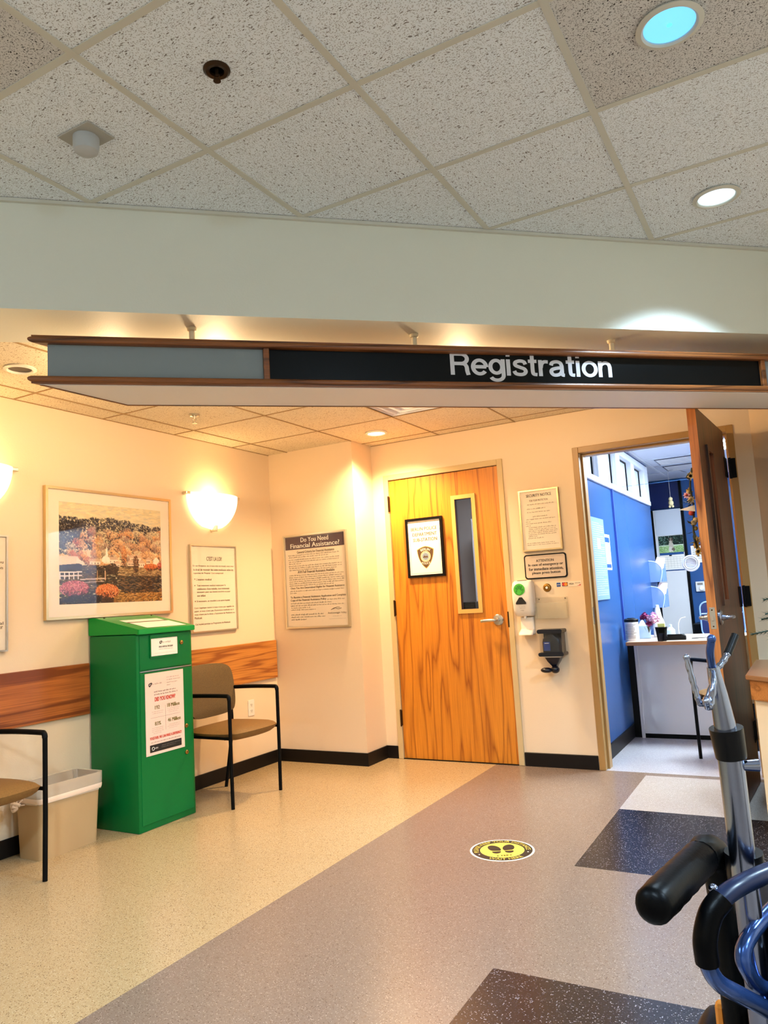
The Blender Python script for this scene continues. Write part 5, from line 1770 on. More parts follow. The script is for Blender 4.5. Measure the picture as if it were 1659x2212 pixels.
hand = [(-.026, -.004), (-.020, -.022), (-.006, -.030), (.008, -.029), (.018, -.016), (.030, .004), (.026, .008), (.014, -.001), (.020, .026), (.014, .028), (.008, .006), (.006, .033), (-.001, .033), (-.001, .007), (-.008, .031), (-.014, .029), (-.010, .004), (-.020, .021), (-.025, .018), (-.017, -.004)]
tube(bm, smooth_path([(hc[0] + p[0], yh, hc[1] + p[1]) for p in hand + hand[:1]], 3), .0012, 5)
obj('hand_outline', bm, 'green_line', st)
bm = plate(BM(), [(-.036, -.022), (.036, -.022), (.037, -.012), (.010, .026), (-.010, .026), (-.037, -.012)], -.1022, -.099)
o_ = obj('sensor_window', bm, 'smoked', t); o_.location = (-.006, 0, .236)
fine_print(t, [(-.025, .02, .194, .005), (-.02, .022, .184, .005), (-.012, .012, .168, .009)], -.0955, 'ink_grey', 41)
obj('nozzle', cyl(BM(), (0, -.05, .130), (0, -.05, .112), .012, .008, 14), 'white_plastic', t, smooth=40)
bm = BM()
sh = [(.044, .115), (.046, .05), (.055, .018)]
lp0 = [[(p[0], p[1], .120) for p in rrect(-.045, .050, -.03, 0, .01)], [(p[0], p[1], .04) for p in rrect(-.045, .052, -.03, 0, .01)], [(p[0], p[1], .014) for p in rrect(-.048, .056, -.085, 0, .02)], [(p[0], p[1], .0) for p in rrect(-.048, .056, -.09, 0, .02)]]
V = skin(bm, lp0); bm.faces.new(V[0][::-1]); bm.faces.new(V[-1])
obj('drip_tray', bm, 'white_plastic', t, smooth=50)

# navy hand-scrub dispenser
t = thing('gel_dispenser', 'navy push-lever hand gel dispenser with a clear window', 'dispenser', (2.182, 0, 0.650), 0)
obj('lid', plate(BM(), rrect(-.087, .087, .262, .290, .012), -.115, 0), 'navy', t, smooth=40)
obj('back_plate', plate(BM(), rrect(-.074, .074, .128, .265, .01), -.012, 0), 'navy', t)
obj('clear_cover', plate(BM(), rrect(-.080, .080, .130, .262, .012), -.106, -.102), 'glass', t)
for sx in (-1, 1):
    obj('side_cover', box(BM(), (sx * .078 - .002, -.104, .132), (sx * .078 + .002, -.012, .262)), 'glass', t)
bm = BM()
lp0 = []
for z, wd in ((.132, .066), (.20, .066), (.225, .060), (.240, .040), (.256, .030)):
    lp0.append([(p[0], p[1], z) for p in rrect(-wd, wd, -.094, -.014, .025)])
V = skin(bm, lp0); bm.faces.new(V[0][::-1]); bm.faces.new(V[-1])
rf = obj('refill_bottle', bm, 'navy', t, smooth=50)
obj('refill_label', box(BM(), (-.052, -.0965, .145), (-.006, -.0945, .205)), 'navy_mid', rf)
obj('label_mark', tube(BM(), [(-.044, -.097, .196), (-.014, -.097, .196)], .0015, 5), 'ink_white', rf)
obj('base_collar', plate(BM(), rrect(-.088, .088, .108, .134, .012), -.116, 0), 'navy', t, smooth=40)
obj('white_band', box(BM(), (-.056, -.098, .100), (.056, -.010, .108)), 'white_plastic', t)
bm = BM()
V = skin(bm, [[(p[0], p[1], z) for p in rrect(-wd, wd, -dp, -.006, .012)] for z, wd, dp in ((.100, .054, .096), (.07, .040, .085), (.04, .018, .07), (.026, .014, .066))])
bm.faces.new(V[0]); bm.faces.new(V[-1])
obj('pump_cone', bm, 'navy', t, smooth=50)
bm = BM()
ball(bm, (-.048, -.085, .014), .034, (1.25, .9, .55)); ball(bm, (.008, -.07, .016), .032, (.95, .9, .8))
obj('push_lever', bm, 'navy', t, smooth=True)

# ------------------------------------------------------------------ floor distance marker
FS = (2.355, -1.69)
a_ = math.atan2(-0.095, -0.26)
t = thing('floor_marker', 'round yellow and black keep-your-distance footprint sticker on the floor', 'floor sticker', (FS[0], FS[1], 0.0), R(29))


def disc(r0, r1, z, seg=44, thick=0.0003):
    bm = BM()
    A, B = [], []
    for k in range(seg):
        th = 2 * math.pi * k / seg
        B.append(bm.verts.new((r1 * math.cos(th), r1 * math.sin(th), z)))
        if r0 > 0: A.append(bm.verts.new((r0 * math.cos(th), r0 * math.sin(th), z)))
    if r0 > 0:
        for k in range(seg):
            j = (k + 1) % seg
            bm.faces.new((A[k], B[k], B[j], A[j]))
    else:
        bm.faces.new(B)
    return bm


obj('sticker_base', prism(BM(), [(.152 * math.cos(2 * math.pi * k / 44), .152 * math.sin(2 * math.pi * k / 44)) for k in range(44)], 0, .0006), 'sticker_white', t)
obj('black_ring', disc(.104, .142, .0009), 'sticker_black', t)
obj('yellow_field', disc(0, .104, .0009), 'yellow', t)


def foot(cx, cy, flip):
    P = []
    for k in range(20):
        th = 2 * math.pi * k / 20
        P.append((cx + flip * (.029 * math.cos(th) + .006 * math.sin(th)), cy + .046 * max(-.72, math.sin(th)) + .004 * math.cos(th)))
    Q = [(cx - flip * .004 + .021 * math.cos(2 * math.pi * k / 16), cy - .047 + .024 * min(.25, math.sin(2 * math.pi * k / 16))) for k in range(16)]
    for nm, L_ in (('sole_print', P), ('heel_print', Q)):
        bm = BM(); bm.faces.new([bm.verts.new((p[0], p[1], .0013)) for p in L_]); obj(nm, bm, 'sticker_black', t)


foot(-.034, .026, -1); foot(.034, .026, 1)


def flat_text(name, body, parent, x0, x1, y0, y1, z, m, bold=0.0, warp=None):
    o = text(name, body, parent, x0, x1, y0, y1, 0.0, m, bold, warp)
    co_ = np.zeros(len(o.data.vertices) * 3); o.data.vertices.foreach_get('co', co_); co_ = co_.reshape(-1, 3)
    o.data.vertices.foreach_set('co', np.stack([co_[:, 0], co_[:, 2], np.full(len(co_), z)], 1).ravel()); o.data.update()
    return o


flat_text('lettering', '6 FEET', t, -.036, .036, -.084, -.068, .0014, 'sticker_black', 0.02)


def ring_text(body, r, a0, a1, hgt, flip=1):
    """lettering round the ring from angle a0 to a1 (clockwise from the top for flip = 1)"""
    def f(X, Z):
        u = X
        th = np.radians(a0 + (a1 - a0) * u)
        q = r + flip * (Z - .5) * hgt
        return q * np.sin(th), q * np.cos(th)
    return flat_text('lettering', body, t, 0.0, 1.0, 0.0, 1.0, .0014, 'yellow', 0.0, f)


ring_text('PLEASE KEEP YOUR DISTANCE', .123, -98, 98, .022)
ring_text('WAIT HERE', .123, 218, 142, .022, -1)
for th in (112, -112):
    o_ = obj('dot', disc(0, .004, .0014, 10), 'ink_white', t); o_.location = (.123 * math.sin(R(th)), .123 * math.cos(R(th)), 0)

# ------------------------------------------------------------------ wooden counter by the angled wall
t = thing('registration_counter', 'brown-topped wooden counter with cream front at the picture edge', 'counter', (0, 0, 0), 0)
ca, cb = (3.440, -1.144), (3.447, -0.395)
q = 0.7071
ce = (ca[0] + 1.5 * q, ca[1] - 1.5 * q)
cg = (ce[0] + .80 * q, ce[1] + .80 * q)
chh = (3.86, -0.395)
top = [ca, ce, cg, chh, cb]
bm = prism(BM(), top, 0.728, 0.750)
bmesh.ops.bevel(bm, geom=[e for e in bm.edges], offset=.003, segments=2, affect='EDGES')
obj('counter_top', bm, 'counter_top', t)


def inset(poly, d):
    cx = sum(p[0] for p in poly) / len(poly); cy = sum(p[1] for p in poly) / len(poly)
    out = []
    n = len(poly)
    for i in range(n):
        p0, p1, p2 = Vector(poly[i - 1]), Vector(poly[i]), Vector(poly[(i + 1) % n])
        e1, e2 = (p1 - p0).normalized(), (p2 - p1).normalized()
        n1, n2 = Vector((-e1.y, e1.x)), Vector((-e2.y, e2.x))
        bis = (n1 + n2).normalized()
        out.append(tuple(p1 + bis * (d / max(.3, bis.dot(n1)))))
    return out


obj('apron', prism(BM(), inset(top, .016), 0.635, 0.728), 'oak_counter', t)
obj('front_panel', prism(BM(), inset(top, .030), 0.09, 0.635), 'cream_panel', t)
obj('kick', prism(BM(), inset(top, .07), 0.0, 0.09), 'base', t)

# small artificial pine on the counter
t = thing('pine_tree', 'dark green needle branches of a small artificial tree at the picture edge', 'plant', (3.80, -1.33, 0.750), 0)
obj('pot', lathe(BM(), [(.05, 0), (.07, .10), (.075, .10), (.075, .115), (.062, .115), (.06, .10), (0, .10)], seg=20), 'counter_top', t, smooth=40)
obj('trunk', cyl(BM(), (0, 0, .08), (0, 0, .70), .012, .004, 8), 'trunk', t)
rnd = random.Random(9)
bm = BM()
for k in range(46):
    z = .2 + .5 * k / 46
    th = k * 2.4
    ln = .30 * (1 - (z - .2) / .62) + .03
    d = Vector((math.cos(th), math.sin(th), -.12)).normalized()
    p0 = Vector((0, 0, z)); p1 = p0 + d * ln
    tube(bm, [p0, (p0 + p1) / 2 + Vector((0, 0, .01)), p1], .003, 4)
    sd = d.cross(Vector((0, 0, 1)))
    for j in range(16):
        c = p0.lerp(p1, .15 + .85 * j / 16)
        for s in (-1, 1):
            for zz in (-.35, .35):
                e = c + (d * .6 + sd * s * .8 + Vector((0, 0, zz))).normalized() * .035
                v = [bm.verts.new(x) for x in (c + sd * .0015, c - sd * .0015, e)]
                bm.faces.new(v)
                v = [bm.verts.new(x) for x in (c + Vector((0, 0, .0015)), c - Vector((0, 0, .0015)), e)]
                bm.faces.new(v)
obj('branches', bm, 'pine', t)

# ------------------------------------------------------------------ things in the blue office
t = thing('notice_board', 'tall white notice sheet under clear cover on the blue office wall', 'notice', (OX, 0.526, 1.11), R(90), 'papers on the blue wall')
obj('board', box(BM(), (-.202, -.012, 0), (.202, 0, .613), .002, 1), mat('pale_blue_board', rgb(120, 150, 196), 0.4), t)
rows = []
for k in range(34):
    z = .57 - .0162 * k
    rows.append((-.17, .17 if k % 5 else .05, z, .008))
fine_print(t, rows, -.0128, 'paper', 51)
obj('pinned_card', box(BM(), (-.06, -.0145, .38), (.03, -.0125, .46)), 'paper', t)
t = thing('wall_flyer', 'narrow blue and white flyer on the blue wall beside the notice sheet', 'notice', (OX, 0.835, 1.335), R(90), 'papers on the blue wall')
obj('sheet', box(BM(), (-.095, -.003, 0), (.095, 0, .278)), 'paper', t)
obj('title_block', box(BM(), (-.08, -.0036, .215), (.08, -.003, .255)), 'blue_wall', t)
obj('footer_block', box(BM(), (-.08, -.0036, .015), (.08, -.003, .045)), 'blue_wall', t)
fine_print(t, [(-.07, .07, .19 - .017 * k, .008) for k in range(9)], -.0036, 'blue_wall', 52)

DZ = 0.768
t = thing('office_desk', 'grey-fronted office desk with tan laminate top behind the doorway', 'desk', (0, 0, 0), 0)
obj('desk_top', box(BM(), (2.472, 0.90, DZ - .026), (4.1, 1.70, DZ), .002, 1), 'desk_top', t)
obj('front_edge', box(BM(), (2.470, 0.895, DZ - .027), (4.1, 0.90, DZ + .0005), .001, 1), 'desk_edge', t)
obj('front_panel', box(BM(), (2.505, 1.15, 0.035), (4.05, 1.17, DZ - .026)), 'office_grey', t)
obj('kick_rail', box(BM(), (2.505, 1.152, 0.0), (4.05, 1.168, 0.035)), 'black_metal', t)
obj('gap_shade_sheet', box(BM(), (2.424, 1.165, 0.0), (2.504, 1.18, DZ - .026)), 'black_plastic', t)  # black sheet put in for the shaded gap beside the blue wall
for x in (2.480, 4.05):
    obj('end_panel', box(BM(), (x, 1.14, 0.0), (x + .025, 1.66, DZ - .026), .001, 1), 'office_grey', t)

t = thing('screen_guard', 'clear upright glass guard with round speaking vent on the office desk', 'glass screen', (0, 1.15, DZ), 0)
VX, VZ = 2.972, 1.350 - DZ
bm = BM()
x0, x1, z1 = 2.425, 4.0, 2.012 - DZ
n = 28
P = [bm.verts.new(p) for p in ((x0, 0, 0), (x1, 0, 0), (x1, 0, z1), (x0, 0, z1))]
E_ = [bm.edges.new((P[i], P[(i + 1) % 4])) for i in range(4)]
W_ = [bm.verts.new((VX + .05 * math.cos(2 * math.pi * k / n), 0, VZ + .05 * math.sin(2 * math.pi * k / n))) for k in range(n)]
E_ += [bm.edges.new((W_[i], W_[(i + 1) % n])) for i in range(n)]
bmesh.ops.triangle_fill(bm, use_beauty=True, edges=E_)
gp = obj('glass_pane', bm, 'glass', t)
obj('top_edge', box(BM(), (x0, -.003, z1), (x1, .003, z1 + .002)), clear('green_glass_edge', (.6, .8, .9, 1), 1.0, .5, rgb(90, 140, 200)), t)
obj('wall_channel', box(BM(), (2.410, -.008, 0), (2.427, .008, z1)), mat('blue_channel', rgb(60, 90, 180), .4), t)
vt = obj('speak_vent', lathe(BM(), [(.065, .004), (.065, .012), (.056, .016), (.052, .010), (.048, .010), (.044, .016), (.040, .014), (.040, -.004), (.065, -.004)], (VX, 0, VZ), 32, 'Y'), 'office_white', t, smooth=30)
for k in range(-2, 3):
    hw_ = math.sqrt(.040 ** 2 - (k * .0155) ** 2)
    obj('vent_slat', box(BM(), (VX - hw_, -.010, VZ + k * .0155 - .004), (VX + hw_, -.002, VZ + k * .0155 + .004)), 'office_white', vt)

# desk-top things
t = thing('wipes_canister', 'white wipes canister with black lid at the desk corner by the blue wall', 'canister', (2.500, 1.030, DZ), 0)
obj('tub', lathe(BM(), [(.050, 0), (.053, .005), (.053, .150), (.050, .153)], seg=28), 'paper', t, smooth=40)
obj('lid', lathe(BM(), [(.055, .150), (.055, .168), (.048, .174), (.030, .175), (.028, .180), (0, .180)], seg=28), 'black_plastic', t, smooth=40)
bm = BM()
rnd = random.Random(3)
for k in range(9):
    z = .025 + .0125 * k
    a0, a1 = -2.5 + rnd.uniform(0, .3), -.8 + rnd.uniform(-.4, .2)
    for q in range(10):
        b0, b1 = a0 + (a1 - a0) * q / 10, a0 + (a1 - a0) * (q + .8) / 10
        bm.faces.new([bm.verts.new((.0535 * math.cos(a), .0535 * math.sin(a), zz)) for a, zz in ((b0, z), (b1, z), (b1, z + .005), (b0, z + .005))])
obj('label_print', bm, 'ink_grey', t, kind='stuff')


def blossom(bm, c, r, seed, n=26):
    rnd = random.Random(seed)
    c = Vector(c)
    for k in range(n):
        d = Vector((rnd.gauss(0, 1), rnd.gauss(0, 1), rnd.gauss(0, .8))).normalized()
        x, y = frame_of(d)
        p = c + d * r * rnd.uniform(.45, .8)
        P = [p - x * r * .42, p - y * r * .34 + d * r * .22, p + x * r * .42, p + y * r * .34 + d * r * .22, ]
        a = [bm.verts.new(q) for q in P]
        m_ = bm.verts.new(p - d * r * .10)
        for i in range(4):
            bm.faces.new((a[i], a[(i + 1) % 4], m_))
    ball(bm, c, r * .62, seg=10)


t = thing('flower_vase', 'clear stemmed glass vase holding pink and magenta silk flowers', 'vase', (2.622, 1.065, DZ), 0)
obj('vase_glass', lathe(BM(), [(.030, 0), (.030, .003), (.006, .010), (.005, .050), (.022, .075), (.034, .105), (.032, .105), (.020, .078), (.003, .055)], seg=24), 'glass', t, smooth=50)
for c, r, m_, sd in (((.045, -.01, .172), .050, 'petal_pink', 1), ((.012, .005, .165), .036, 'petal_pink', 2), ((-.02, .0, .190), .034, 'petal_magenta', 3), ((-.045, .01, .180), .026, 'petal_magenta', 4), ((.01, -.02, .128), .030, 'petal_magenta', 5), ((.075, .0, .165), .030, 'petal_pink', 6)):
    bm = BM(); blossom(bm, c, r, sd); obj('flower_head', bm, m_, t)
    obj('stem', tube(BM(), smooth_path([(0, 0, .06), (c[0] * .3, c[1], .11), c], 4), .002, 5), 'leaf', t)

t = thing('pen_cup', 'black wire mesh cup holding pale yellow notes, standing at the desk edge', 'cup', (2.735, 0.945, DZ), 0)
bm = lathe(BM(), [(.030, 0), (.031, .004), (.042, .105), (.044, .105), (.033, 0.0)], seg=20)
obj('mesh_wall', bm, clear('black_wire_mesh', (.75, .75, .78, 1), .3, .55, rgb(16, 16, 18)), t, smooth=True)
obj('rim', lathe(BM(), [(.042, .102), (.045, .102), (.045, .107), (.042, .107)], seg=20), 'black_metal', t)
for k in range(5):
    a = 2 * math.pi * k / 5
    obj('wire', tube(BM(), [(.032 * math.cos(a), .032 * math.sin(a), .002), (.044 * math.cos(a + .6), .044 * math.sin(a + .6), .104)], .002, 5), 'black_metal', t)
obj('note_stack', box(BM(), (-.022, -.012, .06), (.030, .016, .135), .002, 1), 'note_yellow', t)

t = thing('desk_terminal', 'low black card terminal lying on the office desk', 'terminal', (2.815, 1.06, DZ), R(10))
bm = BM()
V = skin(bm, [[(p[0], p[1], z) for p in rrect(-w_, w_, -d_, d_, .012)] for z, w_, d_ in ((0, .078, .05), (.018, .078, .05), (.030, .066, .042))])
for v in bm.verts:
    if v.co.z > .01: v.co.z += .25 * (v.co.x + .07) * .35
bm.faces.new(V[0][::-1]); bm.faces.new(V[-1])
obj('body', bm, 'black_plastic', t, smooth=40)
obj('prop_lip', box(BM(), (-.06, -.045, .026), (.05, -.036, .046), .003, 1), 'black_plastic', t)

t = thing('clipboard_pen', 'white papers with a dark pen beside the black terminal', 'papers', (2.985, 1.05, DZ), R(8))
obj('paper_stack', box(BM(), (-.09, -.05, 0), (.09, .05, .006)), 'paper', t)
obj('pen', cyl(BM(), (-.05, -.02, .011), (.10, .03, .011), .004, .002, 8), 'black_plastic', t)

t = thing('spray_bottle', 'white cone-topped spray bottle behind the glass guard', 'bottle', (2.640, 1.43, DZ), 0)
obj('bottle', lathe(BM(), [(.042, 0), (.046, .01), (.046, .12), (.030, .17), (.022, .22), (.016, .245), (.0, .25)], seg=22), 'paper', t, smooth=50)
obj('cap', lathe(BM(), [(.016, .244), (.014, .262), (0, .264)], seg=14), 'office_white', t, smooth=40)
t = thing('tissue_box', 'pale blue tissue box behind the glass guard and flowers', 'box', (2.530, 1.30, DZ), R(12))
obj('carton', box(BM(), (-.06, -.055, 0), (.06, .055, .105), .004, 2), mat('pale_blue_carton', rgb(176, 206, 236), .6), t)
obj('tissue_tuft', plate(BM(), [(-.03, .105), (.03, .105), (.02, .14), (.004, .152), (-.012, .138)], -.004, .004), 'paper', t)
t = thing('small_bottle', 'pale blue squat bottle behind the glass guard', 'bottle', (2.735, 1.40, DZ), 0)
obj('bottle', lathe(BM(), [(.032, 0), (.034, .006), (.034, .055), (.012, .080), (.012, .100), (0, .102)], seg=20), mat('pale_blue_bottle', rgb(190, 216, 240), .3), t, smooth=40)
t = thing('wire_loop', 'thin curled white cable rising from the desk behind the glass guard', 'cable', (2.79, 1.45, DZ), 0)
obj('cable', tube(BM(), smooth_path([(0, 0, .004), (.0, .0, .09), (.02, 0, .14), (.06, 0, .155)], 5), .0025, 6), 'paper', t)

# file pockets on the end of the blue wall
for z0, lb in ((1.222, 'upper wire mesh file pocket at the end of the blue wall'), (0.972, 'lower wire mesh file pocket at the end of the blue wall')):
    t = thing('file_pocket', lb, 'file holder', (OX, 2.58, z0), 0, 'wire file pockets')
    bm = BM()
    P = [(0, 0.0), (.095, 0.0), (.118, .10), (.105, .15), (.06, .195), (0, .21)]
    plate(bm, P, 0.0, .003)
    obj('near_side', bm, 'mesh_blue', t)
    obj('side_rim', tube(BM(), smooth_path([(0, 0, .21), (.06, 0, .195), (.105, 0, .15), (.118, 0, .10), (.095, 0, 0)], 4), .004, 6), mat('pale_wire_rim', rgb(200, 216, 240), .4), t)
    obj('front_sheet', box(BM(), (.108, .004, .0), (.112, .28, .12)), 'mesh_blue', t)
    obj('floor_sheet', box(BM(), (0, .004, 0), (.108, .28, .003)), 'mesh_blue', t)
    obj('far_side', box(BM(), (0, .28, 0), (.112, .283, .18)), 'mesh_blue', t)
    pp = BM()
    a = [pp.verts.new(p) for p in ((.06, .05, .10), (.125, .05, .13), (.150, .05, .23), (.075, .05, .245), (.055, .05, .20))]
    b_ = [pp.verts.new((v.co.x, v.co.y + .012, v.co.z)) for v in a]
    pp.faces.new(a); pp.faces.new(b_[::-1])
    for i in range(5): pp.faces.new((a[i], b_[i], b_[(i + 1) % 5], a[(i + 1) % 5]))
    obj('paper_bundle', pp, 'paper_pink', t)

# calendar on the grey door
def paint_dog(w=96, h=66):
    rng = np.random.RandomState(5)
    lin = lambda c: np.array([s2l(v) for v in c])
    yy, xx = np.mgrid[0:h, 0:w]
    U, V = xx / (w - 1), yy / (h - 1)
    img = np.zeros((h, w, 3)); img[:] = lin((24, 34, 30))
    for _ in range(500):
        u, v, r = rng.uniform(0, 1), rng.uniform(0, .55), rng.uniform(.012, .04)
        pal = [(20, 30, 26), (34, 50, 36), (60, 84, 70), (14, 20, 24), (110, 140, 130)]
        wt = [.35, .3, .2, .1, .05] if u > .3 else [.15, .2, .25, .1, .3]
        img[((U - u) * 1.4) ** 2 + (V - v) ** 2 < r * r] = lin(np.clip(np.array(pal[rng.choice(5, p=wt)]) + rng.uniform(-8, 8), 0, 255))
    img[V > .55] = lin((206, 222, 196)); img[V > .64] = lin((150, 186, 120))
    for _ in range(700):
        u, v = rng.uniform(0, 1), rng.uniform(.6, 1)
        img[((U - u) / .03) ** 2 + ((V - v) / .012) ** 2 < 1] = lin(np.clip(np.array([(130, 168, 96), (170, 200, 140), (108, 150, 84), (190, 214, 160)][rng.randint(4)]) + rng.uniform(-8, 8), 0, 255))

    def el(cu, cv, a, b, c): img[((U - cu) / a) ** 2 + ((V - cv) / b) ** 2 < 1] = lin(c)
    el(.50, .62, .10, .27, (196, 184, 168)); el(.47, .80, .085, .14, (214, 206, 194)); el(.58, .82, .07, .10, (120, 104, 92))
    el(.50, .28, .085, .15, (150, 132, 116)); el(.44, .20, .03, .11, (70, 58, 54)); el(.56, .20, .03, .11, (80, 66, 60))
    el(.49, .35, .045, .06, (208, 196, 180)); el(.47, .25, .012, .018, (20, 18, 18)); el(.52, .25, .012, .018, (20, 18, 18)); el(.49, .34, .016, .018, (24, 20, 20))
    el(.44, .92, .03, .06, (224, 216, 204)); el(.53, .92, .03, .06, (216, 208, 196))
    return img


t = thing('wall_calendar', 'wall calendar with a photo of a sitting dog on the grey office door', 'calendar', (2.402, 4.205, 1.345), 0)
obj('lower_sheet', box(BM(), (-.133, -.006, 0), (.133, -.001, .205)), 'paper', t)
obj('upper_sheet', box(BM(), (-.135, -.006, .212), (.140, -.001, .412)), 'black_plastic', t)
picture('photo', paint_dog(), t, -.133, .138, .214, .410, -.0066, print_mat('dog_photo', .4))
obj('blue_band', box(BM(), (-.133, -.0075, .186), (.133, -.006, .212)), 'blue_wall', t)
obj('blue_foot', box(BM(), (-.133, -.0075, 0), (.133, -.006, .012)), 'blue_wall', t)
bm = BM()
for k in range(6):
    box(bm, (-.12, -.0066, .03 + .026 * k), (.12, -.0061, .0312 + .026 * k))
for k in range(8):
    box(bm, (-.12 + .0343 * k, -.0066, .03), (-.1188 + .0343 * k, -.0061, .16))
obj('day_grid', bm, 'ink_grey', t, kind='stuff')
obj('spiral_binding', box(BM(), (-.03, -.009, .172), (.0, -.006, .186)), 'black_plastic', t)
t = thing('white_poster', 'blank pale poster at the top of the grey office door', 'poster', (2.40, 4.205, 1.765), 0)
obj('sheet', plate(BM(), rrect(-.148, .145, 0, .30, .012), -.006, -.001), 'office_white', t)

# wall intercom and office chair far behind the glass
t = thing('wall_intercom', 'small grey device with a round knob on the blue back wall', 'wall device', (2.673, 4.25, 1.086), 0)
obj('housing', box(BM(), (-.05, -.03, 0), (.05, 0, .116), .006, 2), 'office_grey', t)
obj('knob', lathe(BM(), [(.026, .03), (.026, .045), (.018, .05), (0, .05)], (.012, 0, .038), 20, 'Y'), 'paper', t, smooth=30)
obj('display', box(BM(), (-.03, -.032, .075), (.03, -.03, .10)), 'ink_grey', t)
t = thing('cork_cards', 'pinned striped cards on the blue back wall behind the speaking vent', 'notice', (2.72, 4.25, 1.42), 0)
obj('sheet', box(BM(), (-.11, -.004, 0), (.11, 0, .20)), 'paper', t)
fine_print(t, [(-.09, .09, .17 - .025 * k, .013) for k in range(6)], -.0046, 'navy_wall', 61)
t = thing('task_chair', 'navy office chair with pale trim behind the desk', 'office chair', (2.93, 3.55, 0), R(10))
obj('backrest', plate(BM(), rrect(-.21, .21, .62, .985, .07), -.03, .03), 'navy_wall', t, smooth=40)
obj('back_rim', tube(BM(), [(p[0], -.03, p[1]) for p in rrect(-.21, .21, .62, .985, .07)] + [(.14, -.03, .62)], .008, 8), mat('pale_blue_trim', rgb(150, 180, 226), .3), t)
obj('trim_bar', tube(BM(), [(-.2, -.034, .86), (.2, -.034, .86)], .007, 8), mat('pale_blue_trim_bar', rgb(150, 180, 226), .3), t)
obj('seat', plate(BM(), rrect(-.24, .24, .42, .50, .03), -.46, .02), 'navy_wall', t, smooth=40)
obj('column', cyl(BM(), (0, -.22, .07), (0, -.22, .43), .025, seg=12), 'black_metal', t)
obj('back_stay', box(BM(), (-.03, .015, .44), (.03, .045, .70)), 'black_metal', t)
for k in range(5):
    a = 2 * math.pi * k / 5
    e = Vector((.28 * math.cos(a), -.22 + .28 * math.sin(a), .06))
    lg = obj('base_arm', cyl(BM(), (0, -.22, .09), e, .022, .014, 8), 'black_metal', t)
    obj('caster', cyl(BM(), e + Vector((-.01, 0, -.03)), e + Vector((.01, 0, -.03)), .03, seg=12), 'black_plastic', lg)
t = thing('desk_printer', 'low black machine on a stand behind the glass guard', 'machine', (2.72, 4.02, 0), 0)
obj('stand', box(BM(), (-.13, -.2, 0), (.25, .2, .58), .004, 1), 'navy_wall', t)
obj('body', box(BM(), (-.12, -.18, .58), (.24, .18, .74), .01, 2), 'black_plastic', t)
obj('paper_lip', box(BM(), (.0, -.19, .63), (.12, -.18, .64)), 'office_grey', t)

# small ornament dangling from the ceiling
t = thing('hanging_ornament', 'small cream figure ornament hanging before the dark panel', 'ornament', (2.56, 3.4, 2.02), 0)
bm = BM(); ball(bm, (0, 0, .085), .022); ball(bm, (0, 0, .04), .028, (1, .9, 1.2)); ball(bm, (-.016, 0, .003), .014); ball(bm, (.016, 0, .003), .014)
obj('figure', bm, 'petal_cream', t, smooth=True)
obj('thread', tube(BM(), [(0, 0, .10), (0, 0, OH - 2.02)], .001, 4), 'paper', t)

# flower garland on the office face of the open door
gd = thing('flower_garland', 'silk flower garland hanging on the office side of the open door', 'garland', (PIV.x, PIV.y, 0), ANG)
GX, GY = lfw - 0.085, le_off


def daisy(c, r, petal, eye, nrm=(0.55, -0.8, 0.1), n=8):
    c = Vector(c); d = Vector(nrm).normalized(); x, y = frame_of(d)
    bm = BM()
    for k in range(n):
        a = 2 * math.pi * k / n
        q = x * math.cos(a) + y * math.sin(a)
        w_ = d.cross(q)
        P = [c, c + q * r * .5 + w_ * r * .26 + d * .004, c + q * r, c + q * r * .5 - w_ * r * .26 + d * .004]
        bm.faces.new([bm.verts.new(p) for p in P])
        bm.faces.new([bm.verts.new(p - d * .003) for p in P[::-1]])
    o = obj('flower', bm, petal, gd)
    b2 = BM(); ball(b2, c + d * .004, r * .33, seg=10); obj('flower_eye', b2, eye, o, smooth=True)


obj('vine', tube(BM(), smooth_path([(GX - .02, GY - .02, 1.82), (GX, GY - .035, 1.72), (GX - .01, GY - .03, 1.60), (GX + .01, GY - .04, 1.48), (GX, GY - .03, 1.34)], 5), .005, 6), 'leaf', gd)
rnd = random.Random(12)
for z, dy, r, pe, ey in ((1.775, .045, .036, 'petal_cream', 'black_plastic'), (1.69, .075, .038, 'petal_yellow', 'petal_cream'), (1.675, .095, .030, 'petal_pink', 'petal_red'), (1.645, .06, .034, 'petal_cream', 'petal_yellow'), (1.40, .06, .034, 'petal_yellow', 'petal_cream'), (1.365, .04, .036, 'petal_yellow', 'black_plastic'), (1.43, .05, .030, 'petal_cream', 'petal_yellow')):
    daisy((GX + rnd.uniform(-.02, .02), GY - dy * .62, z), r * .72, pe, ey, (1, rnd.uniform(-.7, .0), rnd.uniform(-.2, .3)))
for z, dy, r, m_ in ((1.575, .07, .024, 'petal_red'), (1.52, .06, .026, 'petal_cream'), (1.535, .04, .024, 'petal_cream'), (1.49, .05, .02, 'petal_yellow')):
    bm = BM(); ball(bm, (GX, GY - dy * .62, z), r * .62); obj('berry', bm, m_, gd, smooth=True)
bm = BM()
for p in ((.0, 0, .0),):
    P = [(GX + .01, GY - .02, 1.615), (GX + .01, GY - .105, 1.597), (GX + .01, GY - .02, 1.580)]
    A = [bm.verts.new(v) for v in P]; B = [bm.verts.new((v[0] + .004, v[1], v[2])) for v in P]
    bm.faces.new(A); bm.faces.new(B[::-1])
    for i in range(3): bm.faces.new((A[i], B[i], B[(i + 1) % 3], A[(i + 1) % 3]))
obj('ribbon', bm, 'paper', gd)
